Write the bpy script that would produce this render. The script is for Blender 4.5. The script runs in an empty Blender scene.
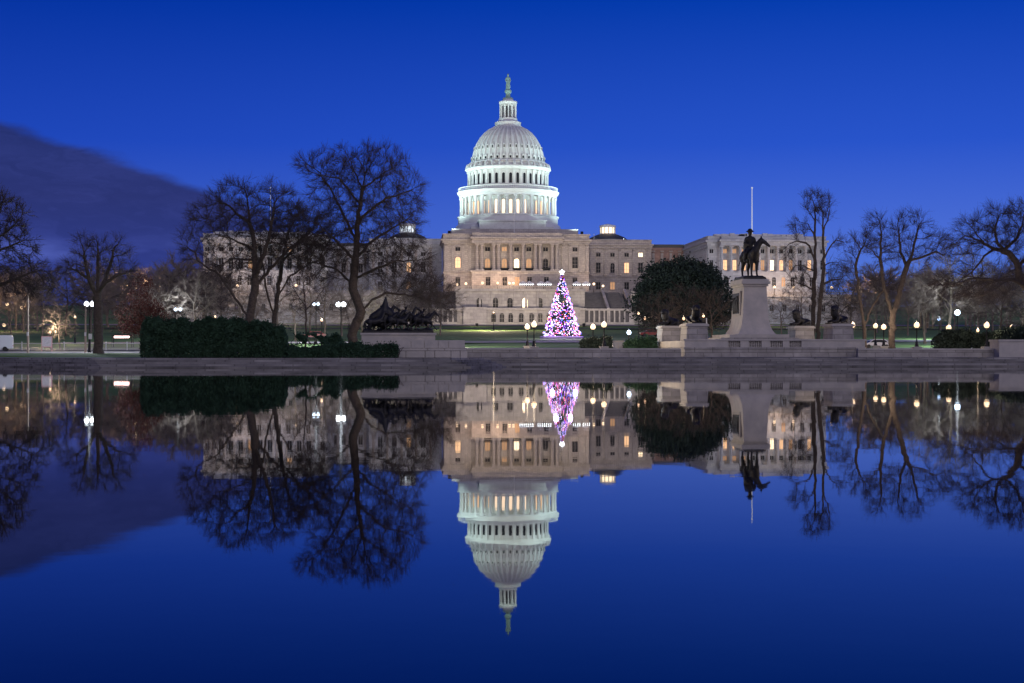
import bpy, bmesh, math, random
import numpy as np
from mathutils import Vector, Matrix
R = math.radians
PI = math.pi
SC = bpy.context.scene
COL = SC.collection

# ------------------------------------------------------------------ camera
CAM_Z = 1.55; YAW = R(3.8); F = 1546.0; HY = 350.3
cd = bpy.data.cameras.new('camera'); cam = bpy.data.objects.new('camera', cd); COL.objects.link(cam)
cam.location = (0, 0, CAM_Z); cam.rotation_euler = (R(90), 0, -YAW)
cd.sensor_width = 36; cd.lens = 36*F/1024; cd.shift_y = (HY-341.5)/1024
cd.clip_start = 0.1; cd.clip_end = 12000
SC.camera = cam

# ------------------------------------------------------------------ dusk sky
W = bpy.data.worlds.new('World'); SC.world = W; W.use_nodes = True
nt = W.node_tree; nt.nodes.clear()
def N(t, **k):
    n = nt.nodes.new(t)
    for a, b in k.items(): setattr(n, a, b)
    return n
def L(a, b): nt.links.new(a, b)
def M_(op, a, b=None, c=None, clamp=False):
    n = N('ShaderNodeMath', operation=op); n.use_clamp = clamp
    for i, v in enumerate((a, b, c)):
        if v is None: continue
        if isinstance(v, (int, float)): n.inputs[i].default_value = v
        else: L(v, n.inputs[i])
    return n.outputs[0]
def ramp(fac, stops):
    n = N('ShaderNodeValToRGB'); L(fac, n.inputs[0]); e = n.color_ramp.elements
    while len(e) < len(stops): e.new(0.5)
    for i, (p, c) in enumerate(stops): e[i].position = p; e[i].color = (*c, 1)
    return n.outputs[0]
def sstep(v, lo, hi):
    n = N('ShaderNodeMapRange', interpolation_type='SMOOTHSTEP')
    L(v, n.inputs[0]); n.inputs[1].default_value = lo; n.inputs[2].default_value = hi
    return n.outputs[0]
def mixc(f, a, b, blend='MIX'):
    n = N('ShaderNodeMix', data_type='RGBA', blend_type=blend)
    if isinstance(f, float): n.inputs[0].default_value = f
    else: L(f, n.inputs[0])
    for i, v in ((6, a), (7, b)):
        if isinstance(v, tuple): n.inputs[i].default_value = (*v, 1)
        else: L(v, n.inputs[i])
    return n.outputs[2]
tc = N('ShaderNodeTexCoord'); sep = N('ShaderNodeSeparateXYZ'); L(tc.outputs['Generated'], sep.inputs[0])
X, Y, Z = sep.outputs
hor = M_('SQRT', M_('ADD', M_('MULTIPLY', X, X), M_('MULTIPLY', Y, Y)))
v = M_('DIVIDE', Z, M_('MAXIMUM', hor, 0.02))                       # tan(elevation)
u = M_('DIVIDE', X, M_('MAXIMUM', Y, 0.05))                         # tan(bearing) looking east
blue = ramp(M_('MULTIPLY', v, 1/0.6, clamp=True), [(0.0, (0.075, 0.175, 0.60)), (0.11, (0.060, 0.130, 0.60)), (0.22, (0.017, 0.072, 0.53)), (0.38, (0.0006, 0.036, 0.375)), (0.62, (0.002, 0.020, 0.22)), (1.0, (0.002, 0.014, 0.15))])
# darker towards the north (left)
side = sstep(u, -0.35, 0.35)
blue = mixc(side, mixc(1.0, blue, (0.70, 0.78, 0.84), 'MULTIPLY'), mixc(1.0, blue, (1.15, 1.14, 1.03), 'MULTIPLY'))
# cloud bank low in the north-east
cmb = N('ShaderNodeCombineXYZ'); L(u, cmb.inputs[0]); L(M_('MULTIPLY', v, 3.2), cmb.inputs[1])
nz = N('ShaderNodeTexNoise'); L(cmb.outputs[0], nz.inputs['Vector']); nz.inputs['Scale'].default_value = 9; nz.inputs['Detail'].default_value = 6; nz.inputs['Roughness'].default_value = 0.55
nzo = M_('SUBTRACT', nz.outputs[0], 0.5)
edge = N('ShaderNodeMapRange'); L(u, edge.inputs[0]); edge.inputs[1].default_value = -0.29; edge.inputs[2].default_value = -0.090; edge.inputs[3].default_value = 0.152; edge.inputs[4].default_value = 0.089; edge.clamp = False
edge2 = M_('ADD', edge.outputs[0], M_('MULTIPLY', nzo, 0.030))
cm = sstep(M_('SUBTRACT', edge2, v), -0.002, 0.007)
um = M_('ADD', u, M_('MULTIPLY', nzo, 0.06))
cm = M_('MULTIPLY', cm, M_('SUBTRACT', 1.0, sstep(um, -0.115, -0.035)))
cloudc = ramp(M_('MULTIPLY', v, 1/0.16, clamp=True), [(0.0, (0.028, 0.048, 0.22)), (0.35, (0.026, 0.040, 0.21)), (0.6, (0.022, 0.032, 0.155)), (1.0, (0.015, 0.027, 0.14))])
cmb2 = N('ShaderNodeCombineXYZ'); L(M_('MULTIPLY', u, .6), cmb2.inputs[0]); L(M_('MULTIPLY', v, 4.5), cmb2.inputs[1]); L(nzo, cmb2.inputs[2])
nz2 = N('ShaderNodeTexNoise'); L(cmb2.outputs[0], nz2.inputs['Vector']); nz2.inputs['Scale'].default_value = 12; nz2.inputs['Detail'].default_value = 8; nz2.inputs['Roughness'].default_value = .6
cloudc = mixc(sstep(nz2.outputs[0], .38, .72), cloudc, mixc(1.0, cloudc, (1.35, 1.3, 1.25), 'MULTIPLY'))
edge2 = edge2
strk = M_('MULTIPLY', sstep(nz.outputs[0], 0.45, 0.72), M_('MULTIPLY', sstep(v, 0.050, 0.060), M_('SUBTRACT', 1.0, sstep(v, 0.064, 0.078))))
cloudc = mixc(strk, cloudc, (0.07, 0.10, 0.40))
sky = mixc(cm, blue, cloudc)
# afterglow of the set sun in the west, behind the camera
west = sstep(M_('MULTIPLY', Y, -1.0), 0.15, 0.95)
glow = M_('MULTIPLY', west, M_('SUBTRACT', 1.0, sstep(v, 0.05, 0.75)))
sky = mixc(glow, sky, (0.42, 0.36, 0.46))
bg = N('ShaderNodeBackground'); L(sky, bg.inputs[0]); bg.inputs[1].default_value = 1.0
wo = N('ShaderNodeOutputWorld'); L(bg.outputs[0], wo.inputs[0])

# ------------------------------------------------------------------ afterglow as one very soft low sun, exposure
sd = bpy.data.lights.new('sun', 'SUN'); sun = bpy.data.objects.new('sun', sd); COL.objects.link(sun)
sd.energy = 0.52; sd.angle = R(45); sd.color = (1.0, 0.90, 0.90)
sun.rotation_euler = (R(62), 0, R(14))         # light travels towards +y (east), slightly down
SC.view_settings.view_transform = 'Standard'; SC.view_settings.look = 'None'
SC.view_settings.exposure = 0.12; SC.view_settings.gamma = 1.0
SC.cycles.use_denoising = True
SC.cycles.sample_clamp_indirect = 4.0
SC.cycles.sample_clamp_direct = 30.0
SC.cycles.max_bounces = 5; SC.cycles.diffuse_bounces = 2; SC.cycles.glossy_bounces = 3
SC.cycles.use_light_tree = True

# ------------------------------------------------------------------ helpers
def pt(px, py, Yw):
    """world point seen at photo position (px, py) standing at world depth Yw"""
    x = Yw*math.tan(math.atan((px-512)/F)+YAW)
    d = Yw*math.cos(YAW)+x*math.sin(YAW)
    return Vector((x, Yw, CAM_Z+(HY-py)/F*d))
def hgt(y):
    return float(np.interp(y, [-50, 150, 158, 170, 200, 225, 250, 300, 400, 500, 530, 560, 640, 1200, 9000],
                              [.8, .8, .8, .95, 1.15, 1.5, 2.1, 3.7, 6.3, 9.3, 10.3, 13, 20, 20, 20]))
def mat(name, color, rough=0.7, metal=0.0, emis=None, es=0.0, noise=0.0, nscale=1.0, bump=0.0, brick=None, flat=False, sub=None, spec=None, nsamp=False):
    m = bpy.data.materials.new(name); m.use_nodes = True
    t = m.node_tree; b = t.nodes['Principled BSDF']
    b.inputs['Base Color'].default_value = (*color, 1); b.inputs['Roughness'].default_value = rough; b.inputs['Metallic'].default_value = metal
    if spec is not None: b.inputs['Specular IOR Level'].default_value = spec
    if emis:
        b.inputs['Emission Color'].default_value = (*emis, 1); b.inputs['Emission Strength'].default_value = es
    col = None
    if noise or bump or brick:
        g = t.nodes.new('ShaderNodeTexCoord')
        n = t.nodes.new('ShaderNodeTexNoise'); n.inputs['Scale'].default_value = nscale; n.inputs['Detail'].default_value = 8; n.inputs['Roughness'].default_value = 0.65
        t.links.new(g.outputs['Object'], n.inputs['Vector'])
        r = t.nodes.new('ShaderNodeValToRGB')
        r.color_ramp.elements[0].position = 0.3; r.color_ramp.elements[1].position = 0.7
        c0 = tuple(max(0, c*(1-noise)) for c in color); c1 = tuple(min(1, c*(1+noise)) for c in color)
        if sub: c1 = sub
        r.color_ramp.elements[0].color = (*c0, 1); r.color_ramp.elements[1].color = (*c1, 1)
        t.links.new(n.outputs[0], r.inputs[0]); col = r.outputs[0]
        if brick:
            mp = t.nodes.new('ShaderNodeMapping'); mp.inputs['Rotation'].default_value = (0 if flat else R(90), 0, 0)
            t.links.new(g.outputs['Object'], mp.inputs[0])
            bk = t.nodes.new('ShaderNodeTexBrick'); bk.inputs['Scale'].default_value = 1.0
            bk.inputs['Brick Width'].default_value = brick[0]; bk.inputs['Row Height'].default_value = brick[1]; bk.inputs['Mortar Size'].default_value = brick[2]
            bk.inputs['Color1'].default_value = (1, 1, 1, 1); bk.inputs['Color2'].default_value = (.76, .76, .79, 1); bk.inputs['Mortar'].default_value = (.55, .55, .55, 1)
            t.links.new(mp.outputs[0], bk.inputs['Vector'])
            mx = t.nodes.new('ShaderNodeMix'); mx.data_type = 'RGBA'; mx.blend_type = 'MULTIPLY'; mx.inputs[0].default_value = 1
            t.links.new(col, mx.inputs[6]); t.links.new(bk.outputs[0], mx.inputs[7]); col = mx.outputs[2]
        t.links.new(col, b.inputs['Base Color'])
        if bump:
            bp = t.nodes.new('ShaderNodeBump'); bp.inputs['Strength'].default_value = bump; bp.inputs['Distance'].default_value = 0.1
            t.links.new(n.outputs[0], bp.inputs['Height']); t.links.new(bp.outputs[0], b.inputs['Normal'])
    if nsamp: m.cycles.emission_sampling = 'NONE'
    return m

class MB:
    """collects shapes, builds ONE mesh"""
    def __init__(s): s.v = []; s.f = []; s.m = []; s.s = []
    def add(s, vs, fs, mi=0, smooth=False):
        o = len(s.v); s.v += [tuple(p) for p in vs]
        for f in fs: s.f.append([o+i for i in f]); s.m.append(mi); s.s.append(smooth)
    def box(s, x0, x1, y0, y1, z0, z1, mi=0):
        vs = [(x, y, z) for z in (z0, z1) for y in (y0, y1) for x in (x0, x1)]
        s.add(vs, [(0, 2, 3, 1), (4, 5, 7, 6), (0, 1, 5, 4), (2, 6, 7, 3), (0, 4, 6, 2), (1, 3, 7, 5)], mi)
        return s
    def frus(s, cx, cy, z0, z1, a0, b0, a1, b1, mi=0, dx=0, dy=0):
        """tapered box: half sizes a,b at bottom and top"""
        vs = [(cx-a0, cy-b0, z0), (cx+a0, cy-b0, z0), (cx-a0, cy+b0, z0), (cx+a0, cy+b0, z0),
              (cx+dx-a1, cy+dy-b1, z1), (cx+dx+a1, cy+dy-b1, z1), (cx+dx-a1, cy+dy+b1, z1), (cx+dx+a1, cy+dy+b1, z1)]
        s.add(vs, [(0, 2, 3, 1), (4, 5, 7, 6), (0, 1, 5, 4), (2, 6, 7, 3), (0, 4, 6, 2), (1, 3, 7, 5)], mi)
        return s
    def prism(s, poly, z0, z1, mi=0):
        n = len(poly)
        a = sum(poly[i][0]*poly[(i+1) % n][1]-poly[(i+1) % n][0]*poly[i][1] for i in range(n))
        if a < 0: poly = poly[::-1]
        vs = [(x, y, z0) for x, y in poly]+[(x, y, z1) for x, y in poly]
        s.add(vs, [tuple(range(n))[::-1], tuple(range(n, 2*n))]+[(i, (i+1) % n, n+(i+1) % n, n+i) for i in range(n)], mi)
        return s
    def lathe(s, prof, n=24, cx=0, cy=0, mi=0, smooth=True, a0=0.0, cap=True):
        vs = []
        for r, z in prof:
            for k in range(n):
                a = a0+2*PI*k/n; vs.append((cx+r*math.cos(a), cy+r*math.sin(a), z))
        fs = [(i*n+k, i*n+(k+1) % n, (i+1)*n+(k+1) % n, (i+1)*n+k) for i in range(len(prof)-1) for k in range(n)]
        s.add(vs, fs, mi, smooth)
        if cap:
            s.add([vs[k] for k in range(n)], [tuple(range(n))[::-1]], mi)
            o = (len(prof)-1)*n; s.add([vs[o+k] for k in range(n)], [tuple(range(n))], mi)
        return s
    def tube(s, pts, rad, n=6, mi=0, smooth=True):
        pts = [Vector(p) for p in pts]
        if not isinstance(rad, (list, tuple)): rad = [rad]*len(pts)
        vs = []
        for i, p in enumerate(pts):
            d = (pts[min(i+1, len(pts)-1)]-pts[max(i-1, 0)])
            d = d.normalized() if d.length > 1e-9 else Vector((0, 0, 1))
            a = d.orthogonal().normalized() if i == 0 else (pa-d*pa.dot(d)).normalized()
            pa = a; b = d.cross(a)
            for k in range(n):
                t = 2*PI*k/n; vs.append(p+(a*math.cos(t)+b*math.sin(t))*rad[i])
        m = len(pts)
        s.add(vs, [(i*n+k, i*n+(k+1) % n, (i+1)*n+(k+1) % n, (i+1)*n+k) for i in range(m-1) for k in range(n)], mi, smooth)
        s.add([vs[k] for k in range(n)], [tuple(range(n))[::-1]], mi); s.add(vs[(m-1)*n:], [tuple(range(n))], mi)
        return s
    def ball(s, c, r, n=12, mi=0, sz=1.0):
        m = max(4, n//2); prof = [(max(1e-4, r*math.sin(PI*i/m)), c[2]-r*sz*math.cos(PI*i/m)) for i in range(m+1)]
        return s.lathe(prof, n, c[0], c[1], mi, True, cap=False)
    def mesh(s, name, mats):
        me = bpy.data.meshes.new(name); me.from_pydata(s.v, [], s.f)
        for m in (mats if isinstance(mats, (list, tuple)) else [mats]): me.materials.append(m)
        me.polygons.foreach_set('material_index', s.m); me.polygons.foreach_set('use_smooth', s.s); me.update()
        return me
    def build(s, name, mats, parent=None, loc=(0, 0, 0)):
        return put(name, s.mesh(name, mats), parent, loc)
def put(name, me, parent=None, loc=(0, 0, 0), rz=0.0):
    o = bpy.data.objects.new(name, me); COL.objects.link(o)
    o.location = loc; o.rotation_euler = (0, 0, rz)
    if parent: o.parent = parent
    return o
def tag(o, label=None, cat=None, group=None, kind=None):
    for k, v in (('label', label), ('category', cat), ('group', group), ('kind', kind)):
        if v: o[k] = v
    return o
def thing(name, loc, label, cat, group=None, rz=0.0):
    o = bpy.data.objects.new(name, None); COL.objects.link(o); o.location = loc; o.rotation_euler = (0, 0, rz)
    return tag(o, label, cat, group)
def dup(o, loc=None, rz=None, label=None, scale=None, parent=None):
    c = o.copy(); COL.objects.link(c)
    if parent is not None: c.parent = parent
    if loc is not None: c.location = loc
    if rz is not None: c.rotation_euler = (0, 0, rz)
    if scale is not None: c.scale = scale
    if label: c['label'] = label
    for ch in list(o.children):
        dup(ch, parent=c)
    return c
def ico(sub=1):
    bm = bmesh.new(); bmesh.ops.create_icosphere(bm, subdivisions=sub, radius=1); vs = [v.co.copy() for v in bm.verts]; fs = [[v.index for v in f.verts] for f in bm.faces]; bm.free(); return vs, fs
ICO1 = ico(1); ICO2 = ico(2)
def blob(name, mats, voxel, chains=(), balls=(), smooth=2, extra=None):
    """one continuous body: tapered limbs and masses fused by voxel remeshing"""
    bm = MB()
    for pts, rad in chains:
        bm.tube(pts, rad, 10)
        for p, r in zip(pts, rad if isinstance(rad, (list, tuple)) else [rad]*len(pts)):
            bm.add([Vector(p)+v*r for v in ICO1[0]], ICO1[1])
    for c, r3, rot in balls:
        E = Matrix.Rotation(R(rot[1]), 3, 'Y')@Matrix.Rotation(R(rot[0]), 3, 'X')@Matrix.Rotation(R(rot[2]), 3, 'Z')
        bm.add([Vector(c)+E@Vector((v.x*r3[0], v.y*r3[1], v.z*r3[2])) for v in ICO2[0]], ICO2[1])
    if extra: extra(bm)
    me = bm.mesh(name, mats)
    o = bpy.data.objects.new('tmp', me); COL.objects.link(o)
    md = o.modifiers.new('r', 'REMESH'); md.mode = 'VOXEL'; md.voxel_size = voxel
    ms = o.modifiers.new('s', 'SMOOTH'); ms.iterations = smooth; ms.factor = 0.5
    dg = bpy.context.evaluated_depsgraph_get()
    out = bpy.data.meshes.new_from_object(o.evaluated_get(dg)); out.name = name
    bpy.data.objects.remove(o); bpy.data.meshes.remove(me)
    out.polygons.foreach_set('use_smooth', [True]*len(out.polygons))
    return out

# ------------------------------------------------------------------ materials
STONE = mat('pale marble', (0.50, 0.46, 0.43), .8, noise=.18, nscale=.35, bump=.2, brick=(1.6, .7, .05))
STONE_W = mat('white marble', (0.55, 0.57, 0.60), .8, noise=.10, nscale=.35, bump=.2, brick=(1.6, .7, .02))
REDST = mat('pink sandstone', (0.40, 0.27, 0.23), .85, noise=.15, nscale=.5, brick=(1.4, .6, .02))
TERR = mat('terrace marble', (0.40, 0.39, 0.39), .85, noise=.2, nscale=.6, brick=(2.2, 1.1, .03))
DOME = mat('white painted iron', (0.74, 0.76, 0.74), .6, noise=.07, nscale=.5)
DOMED = mat('greyer dome paint', (0.62, 0.65, 0.63), .6, noise=.15, nscale=.8)  # greyer, more mottled version of the dome white
VERD = mat('green bronze', (0.26, 0.40, 0.36), .6, .1, noise=.3, nscale=2)
ROOF = mat('dark metal roof', (0.07, 0.075, 0.08), .6, noise=.2, nscale=.5)
GLASS = mat('dark window glass', (0.008, 0.009, 0.014), .35, spec=.25)
LITW = mat('warm lit window', (0.4, 0.3, 0.2), .5, emis=(1, .56, .28), es=1.25)
LITB = mat('bright lit window', (0.4, 0.35, 0.3), .5, emis=(1, .74, .45), es=2.4)
LITD = mat('dim lit window', (0.3, 0.2, 0.12), .5, emis=(1, .52, .25), es=.45)
LITC = mat('peristyle window glow', (0.4, 0.3, 0.2), .5, emis=(1, .58, .33), es=1.15)
GRAN = mat('grey granite', (0.45, 0.43, 0.40), .75, noise=.4, nscale=.7, bump=.4, brick=(1.9, .62, .04), sub=(0.50, 0.48, 0.45))
GRANP = mat('plain granite', (0.56, 0.55, 0.53), .75, noise=.35, nscale=.8, bump=.4, sub=(0.52, 0.49, 0.45))
PAVE = mat('paving stone', (0.235, 0.23, 0.225), .8, noise=.55, nscale=.22, bump=.5, brick=(2.6, 1.3, .06), flat=True)
COPE = mat('pool coping', (0.19, 0.185, 0.18), .75, noise=.6, nscale=.3, bump=.5, brick=(3.2, 1.6, .06), flat=True)
PATHM = mat('light path', (0.36, 0.33, 0.31), .85, noise=.2, nscale=.3)
ROADM = mat('asphalt', (0.055, 0.055, 0.06), .8, noise=.25, nscale=.6)
BRONZE = mat('dark bronze', (0.020, 0.020, 0.022), .55, .3, noise=.4, nscale=3, bump=.4)
BARK = mat('bark', (0.075, 0.060, 0.052), .95, noise=.45, nscale=4, bump=.8)
TWIG = mat('twigs', (0.060, 0.046, 0.042), .95)
BARKP = mat('lamplit bark', (0.17, 0.14, 0.11), .95, noise=.35, nscale=3, bump=.6)
TWIGP = mat('lamplit twigs', (0.20, 0.165, 0.14), .95)  # bark and twigs lightened: lamplight on the slope trees put into their colour
def leafm(n, c, s): return mat(n, c, .85, noise=.55, nscale=s, spec=.15)
LEAFD = leafm('evergreen leaves', (0.028, 0.042, 0.036), .7)
LEAFH = leafm('hedge leaves', (0.035, 0.075, 0.045), 1.2)
LEAFR = leafm('russet leaves', (0.10, 0.036, 0.028), 1.0)
LEAFC = leafm('fir needles', (0.03, 0.055, 0.03), 1.0)
IRON = mat('black iron', (0.02, 0.02, 0.022), .5, .5)
STEELP = mat('galvanised pole', (0.35, 0.33, 0.30), .6, .2)
WHITEP = mat('white paint', (0.72, 0.72, 0.72), .6)
G_WARM = mat('warm lamp globe', (1, .9, .75), .4, emis=(1, .68, .38), es=1.55)
G_WARMS = mat('small warm lamp', (1, .9, .75), .4, emis=(1, .55, .28), es=1.5)
G_WHITE = mat('cool lamp globe', (1, 1, 1), .4, emis=(.88, .95, 1), es=8)
G_BLUE = mat('blue white lamp', (1, 1, 1), .4, emis=(.62, .80, 1), es=4)

def lamp_light(parent, z, power, color, x=0, y=0):
    """the light a street lamp gives, just over its globe"""
    ld = bpy.data.lights.new('lamp_light', 'POINT'); ld.energy = power; ld.color = color; ld.shadow_soft_size = 0
    lo = bpy.data.objects.new('lamp_light', ld); COL.objects.link(lo); lo.parent = parent; lo.location = (x, y, z)
WARM = (1, .76, .52); COOL = (.80, .90, 1.0)
# ------------------------------------------------------------------ ground: one sheet to the horizon
XS = 38.3; AX = Vector((38.3, 600, 0))
def shore(x):            # y of the far pool edge
    return float(np.interp(x, [-400, -58, -27, 5.5, 9, 900], [163, 163, 138, 138, 143, 143]))
def ground_z(x, y):
    if y < shore(x)+12: return -0.9 if y > 2 else 0.3
    return hgt(y)
gx = np.concatenate([[-4000, -1500, -700, -400], np.arange(-300, 401, 10), [500, 800, 1600, 4000]])
gx = np.unique(np.concatenate([gx, [-58, -27, 5.5, 9]]))
gy = np.unique(np.concatenate([[-60, -5, 1.99, 2.01, 60, 130], np.arange(144, 176, 1.0), np.arange(176, 330, 6), np.arange(330, 660, 15), [700, 900, 1300, 2500, 6000, 10000]]))
rg = random.Random(4)
g = MB(); vs = []; nx = len(gx)
for y in gy:
    for x in gx:
        z = ground_z(x, y)
        if 230 < y < 900: z += rg.uniform(-.12, .12)
        vs.append((float(x), float(y), z))
g.add(vs, [(j*nx+i, j*nx+i+1, (j+1)*nx+i+1, (j+1)*nx+i) for j in range(len(gy)-1) for i in range(nx-1)], 0, True)
GRASS = bpy.data.materials.new('lawn'); GRASS.use_nodes = True
t = GRASS.node_tree; b = t.nodes['Principled BSDF']; b.inputs['Roughness'].default_value = .9
gc = t.nodes.new('ShaderNodeTexCoord'); n1 = t.nodes.new('ShaderNodeTexNoise'); n1.inputs['Scale'].default_value = .12; n1.inputs['Detail'].default_value = 9
t.links.new(gc.outputs['Object'], n1.inputs['Vector'])
r1 = t.nodes.new('ShaderNodeValToRGB'); r1.color_ramp.elements[0].position = .35; r1.color_ramp.elements[1].position = .7
r1.color_ramp.elements[0].color = (.085, .18, .035, 1); r1.color_ramp.elements[1].color = (.17, .30, .07, 1)
t.links.new(n1.outputs[0], r1.inputs[0]); t.links.new(r1.outputs[0], b.inputs['Base Color'])
tag(g.build('ground', GRASS), kind='structure')

def strip(name, m, x0, x1, y0, y1, dz, step=5.0, y0b=None, y1b=None):
    """paving laid on the ground sheet; optional other y range at the x1 end (slanting paths)"""
    y0b = y0 if y0b is None else y0b; y1b = y1 if y1b is None else y1b
    nxs = max(2, int((x1-x0)/10)+1); nys = max(2, int(max(y1-y0, y1b-y0b)/step)+1)
    vv = []
    for j in range(nys):
        for i in range(nxs):
            f = i/(nxs-1); a = y0+(y0b-y0)*f; c = y1+(y1b-y1)*f
            x = x0+(x1-x0)*f; y = a+(c-a)*j/(nys-1); vv.append((x, y, hgt(y)+dz))
    s = MB(); s.add(vv, [(j*nxs+i, j*nxs+i+1, (j+1)*nxs+i+1, (j+1)*nxs+i) for j in range(nys-1) for i in range(nxs-1)], 0, True)
    return tag(s.build(name, m), kind='structure')
strip('memorial_plaza', PAVE, 4, 240, 152.2, 184, .035, 1.0); strip('hedge_bed', mat('mulch', (.035, .028, .024), .95, noise=.4, nscale=3), -24, 4, 147.5, 166, .045, 1.0)
strip('park_path', PATHM, -220, -4, 200, 216, .03, 4.0)
strip('street', ROADM, -400, 420, 218, 232, .04, 4.0)
strip('pavement', PATHM, -400, 420, 233, 237, .16, 2.0)
strip('lawn_path', PATHM, -60, 130, 262, 272, .15, 4.0, 282, 296)
strip('hill_drive', ROADM, -400, 420, 440, 452, .17, 4.0)
strip('forecourt', PATHM, -160, 230, 505, 527, .18, 4.0)

# ------------------------------------------------------------------ water
wm = bpy.data.materials.new('still water'); wm.use_nodes = True; t = wm.node_tree; b = t.nodes['Principled BSDF']
b.inputs['Base Color'].default_value = (.0015, .003, .008, 1); b.inputs['Roughness'].default_value = .016; b.inputs['IOR'].default_value = 1.29
gc = t.nodes.new('ShaderNodeTexCoord'); mp = t.nodes.new('ShaderNodeMapping'); mp.inputs['Scale'].default_value = (1.0, 1.0, 1)
n1 = t.nodes.new('ShaderNodeTexNoise'); n1.inputs['Scale'].default_value = .7; n1.inputs['Detail'].default_value = 3
t.links.new(gc.outputs['Object'], mp.inputs[0]); t.links.new(mp.outputs[0], n1.inputs['Vector'])
bp = t.nodes.new('ShaderNodeBump'); bp.inputs['Strength'].default_value = .04; bp.inputs['Distance'].default_value = .025
t.links.new(n1.outputs[0], bp.inputs['Height']); t.links.new(bp.outputs[0], b.inputs['Normal'])
w = MB(); w.add([(-600, 3, 0), (900, 3, 0), (900, 166, 0), (-600, 166, 0)], [(0, 1, 2, 3)])
tag(w.build('reflecting_pool', wm), kind='structure')

# ------------------------------------------------------------------ pool edge: broad shallow stone steps
def edge_poly(off):
    base = [(-400, 163+off), (-58-off*.3, 163+off), (-27-off*.3, 138+off), (5.5-off*.2, 138+off), (9-off*.2, 143+off), (900, 143+off)]
    return base+[(900, 175), (-400, 175)]
def tier(name, off, z0, z1, m, yb=158):
    s = MB()
    base = edge_poly(off)[:-2]
    segs = list(zip(base[:-1], base[1:]))
    for (ax, ay), (bx, by) in segs:
        back = 178 if ax < -20 else yb
        s.prism([(ax, ay), (bx, by), (bx, max(back, by+.5)), (ax, max(back, ay+.5))], z0, z1)
    return tag(s.build(name, m), kind='structure')
tier('pool_kerb', 0, -1.2, .12, COPE, 151)
tier('bank_step', 1.6, .10, .30, PAVE, 151.2)
tier('bank_step', 3.6, .28, .48, COPE, 151.4)
tier('bank_landing', 5.6, .46, .66, PAVE, 151.6)
tier('bank_top', 8.6, .60, .825, PAVE, 158)
s = MB(); s.box(-600, 900, -4, 3.2, -1.2, .1); tag(s.build('near_kerb', COPE), kind='structure')
# ------------------------------------------------------------------ the domed building (local frame: x along the front, y depth, dome axis at the origin)
cap = thing('capitol_building', AX, 'huge pale domed parliament building with floodlit white dome, wings and terraces', 'building')
def part(mb, name, m, parent=None): return mb.build(name, m, parent or cap)
Yl = lambda Yw: Yw-600
# shared window meshes (origin at bottom centre, facing -y)
def win_mesh(w, h, glass, arch=False, frame=STONE, sill=True, mull=True):
    s = MB(); t = .16
    if arch:
        n = 8; out = [(-w/2, 0)]+[(-w/2*math.cos(PI*k/n), h-w/2+w/2*math.sin(PI*k/n)) for k in range(n+1)]+[(w/2, 0)]
        s.add([(x, -.06, z) for x, z in out], [tuple(range(len(out)))], 1)
        for (x0, z0), (x1, z1) in zip(out[:-1], out[1:]): s.tube([(x0, -.12, z0), (x1, -.12, z1)], t*.8, 4)
    else:
        s.add([(-w/2, -.06, 0), (w/2, -.06, 0), (w/2, -.06, h), (-w/2, -.06, h)], [(0, 1, 2, 3)], 1)
        s.box(-w/2-t, -w/2, -.2, 0, 0, h); s.box(w/2, w/2+t, -.2, 0, 0, h); s.box(-w/2-t*2, w/2+t*2, -.34, 0, h, h+t*1.6)
    if sill: s.box(-w/2-t*2, w/2+t*2, -.32, 0, -t*1.4, 0)
    if mull:
        s.box(-.05, .05, -.1, -.065, 0, h*.98)
        for k in range(1, int(h/1.3)+1): s.box(-w/2, w/2, -.105, -.063, k*1.3-.03, k*1.3+.03)
    return s.mesh('window', [frame, glass])
WM = {}
def win(kind, w, h, glass, x, y, z, parent, arch=False, frame=STONE, rz=0.0):
    k = (w, h, glass.name, arch, frame.name)
    if k not in WM: WM[k] = win_mesh(w, h, glass, arch, frame)
    return put(kind, WM[k], parent, (x, y, z), rz)
def col_mesh(h, r, sq=False, m=STONE, name='column'):
    s = MB(); c = r*1.35
    s.box(-c, c, -c, c, 0, r*.7); 
    if sq: s.box(-r, r, -r*.5, r*.5, r*.7, h-r*1.6)
    else: s.lathe([(r*1.2, r*.7), (r*1.2, r*.95), (r, r*1.2), (r, h*.4), (r*.86, h-r*2.0), (r*1.15, h-r*.8)], 12)
    s.box(-c, c, -c, c, h-r*.8, h)
    return s.mesh(name, m)

# --- terraces
T = MB()
zt, zm, zb = 22.7, 16.0, 8.5
T.box(-22, 22, Yl(533), Yl(552), zb, zt)
T.box(-22.6, 22.6, Yl(532.4), Yl(533), zt-.8, zt+.1)
T.box(-22, 22, Yl(529), Yl(533), zb, zm)
T.box(-22.5, 22.5, Yl(528.5), Yl(529.0), zm-.7, zm+.1)
T.box(-20, -12, Yl(526), Yl(529), zb, zm+.3)
T.box(12, 20, Yl(526), Yl(529), zb, zm+.3)
for k in range(-11, 12):                      # buttress strips on the lower storey
    if abs(k) % 2: T.box(k*2-.35, k*2+.35, Yl(532.7), Yl(533), zm+.1, zt-.8)
tw = part(T, 'terrace', [TERR])
for sgn in (-1, 1):                           # balustrade of the upper terrace
    pass
B = MB()
B.box(-22.3, 22.3, Yl(532.6), Yl(533), zt+.9, zt+1.12)
for k in range(75): x = -22+k*44/74; B.box(x-.1, x+.1, Yl(532.7), Yl(532.9), zt+.1, zt+.9)
part(B, 'balustrade', STONE)
for i, x in enumerate((-14.2, -8.6, -3.6, 1.6, 6.8, 12.0, 17.0)):
    lit = LITB if i == 3 else GLASS
    win('arched_window', 2.0, 3.4, lit, x, Yl(533), zm+.35, tw, True, TERR)
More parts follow.
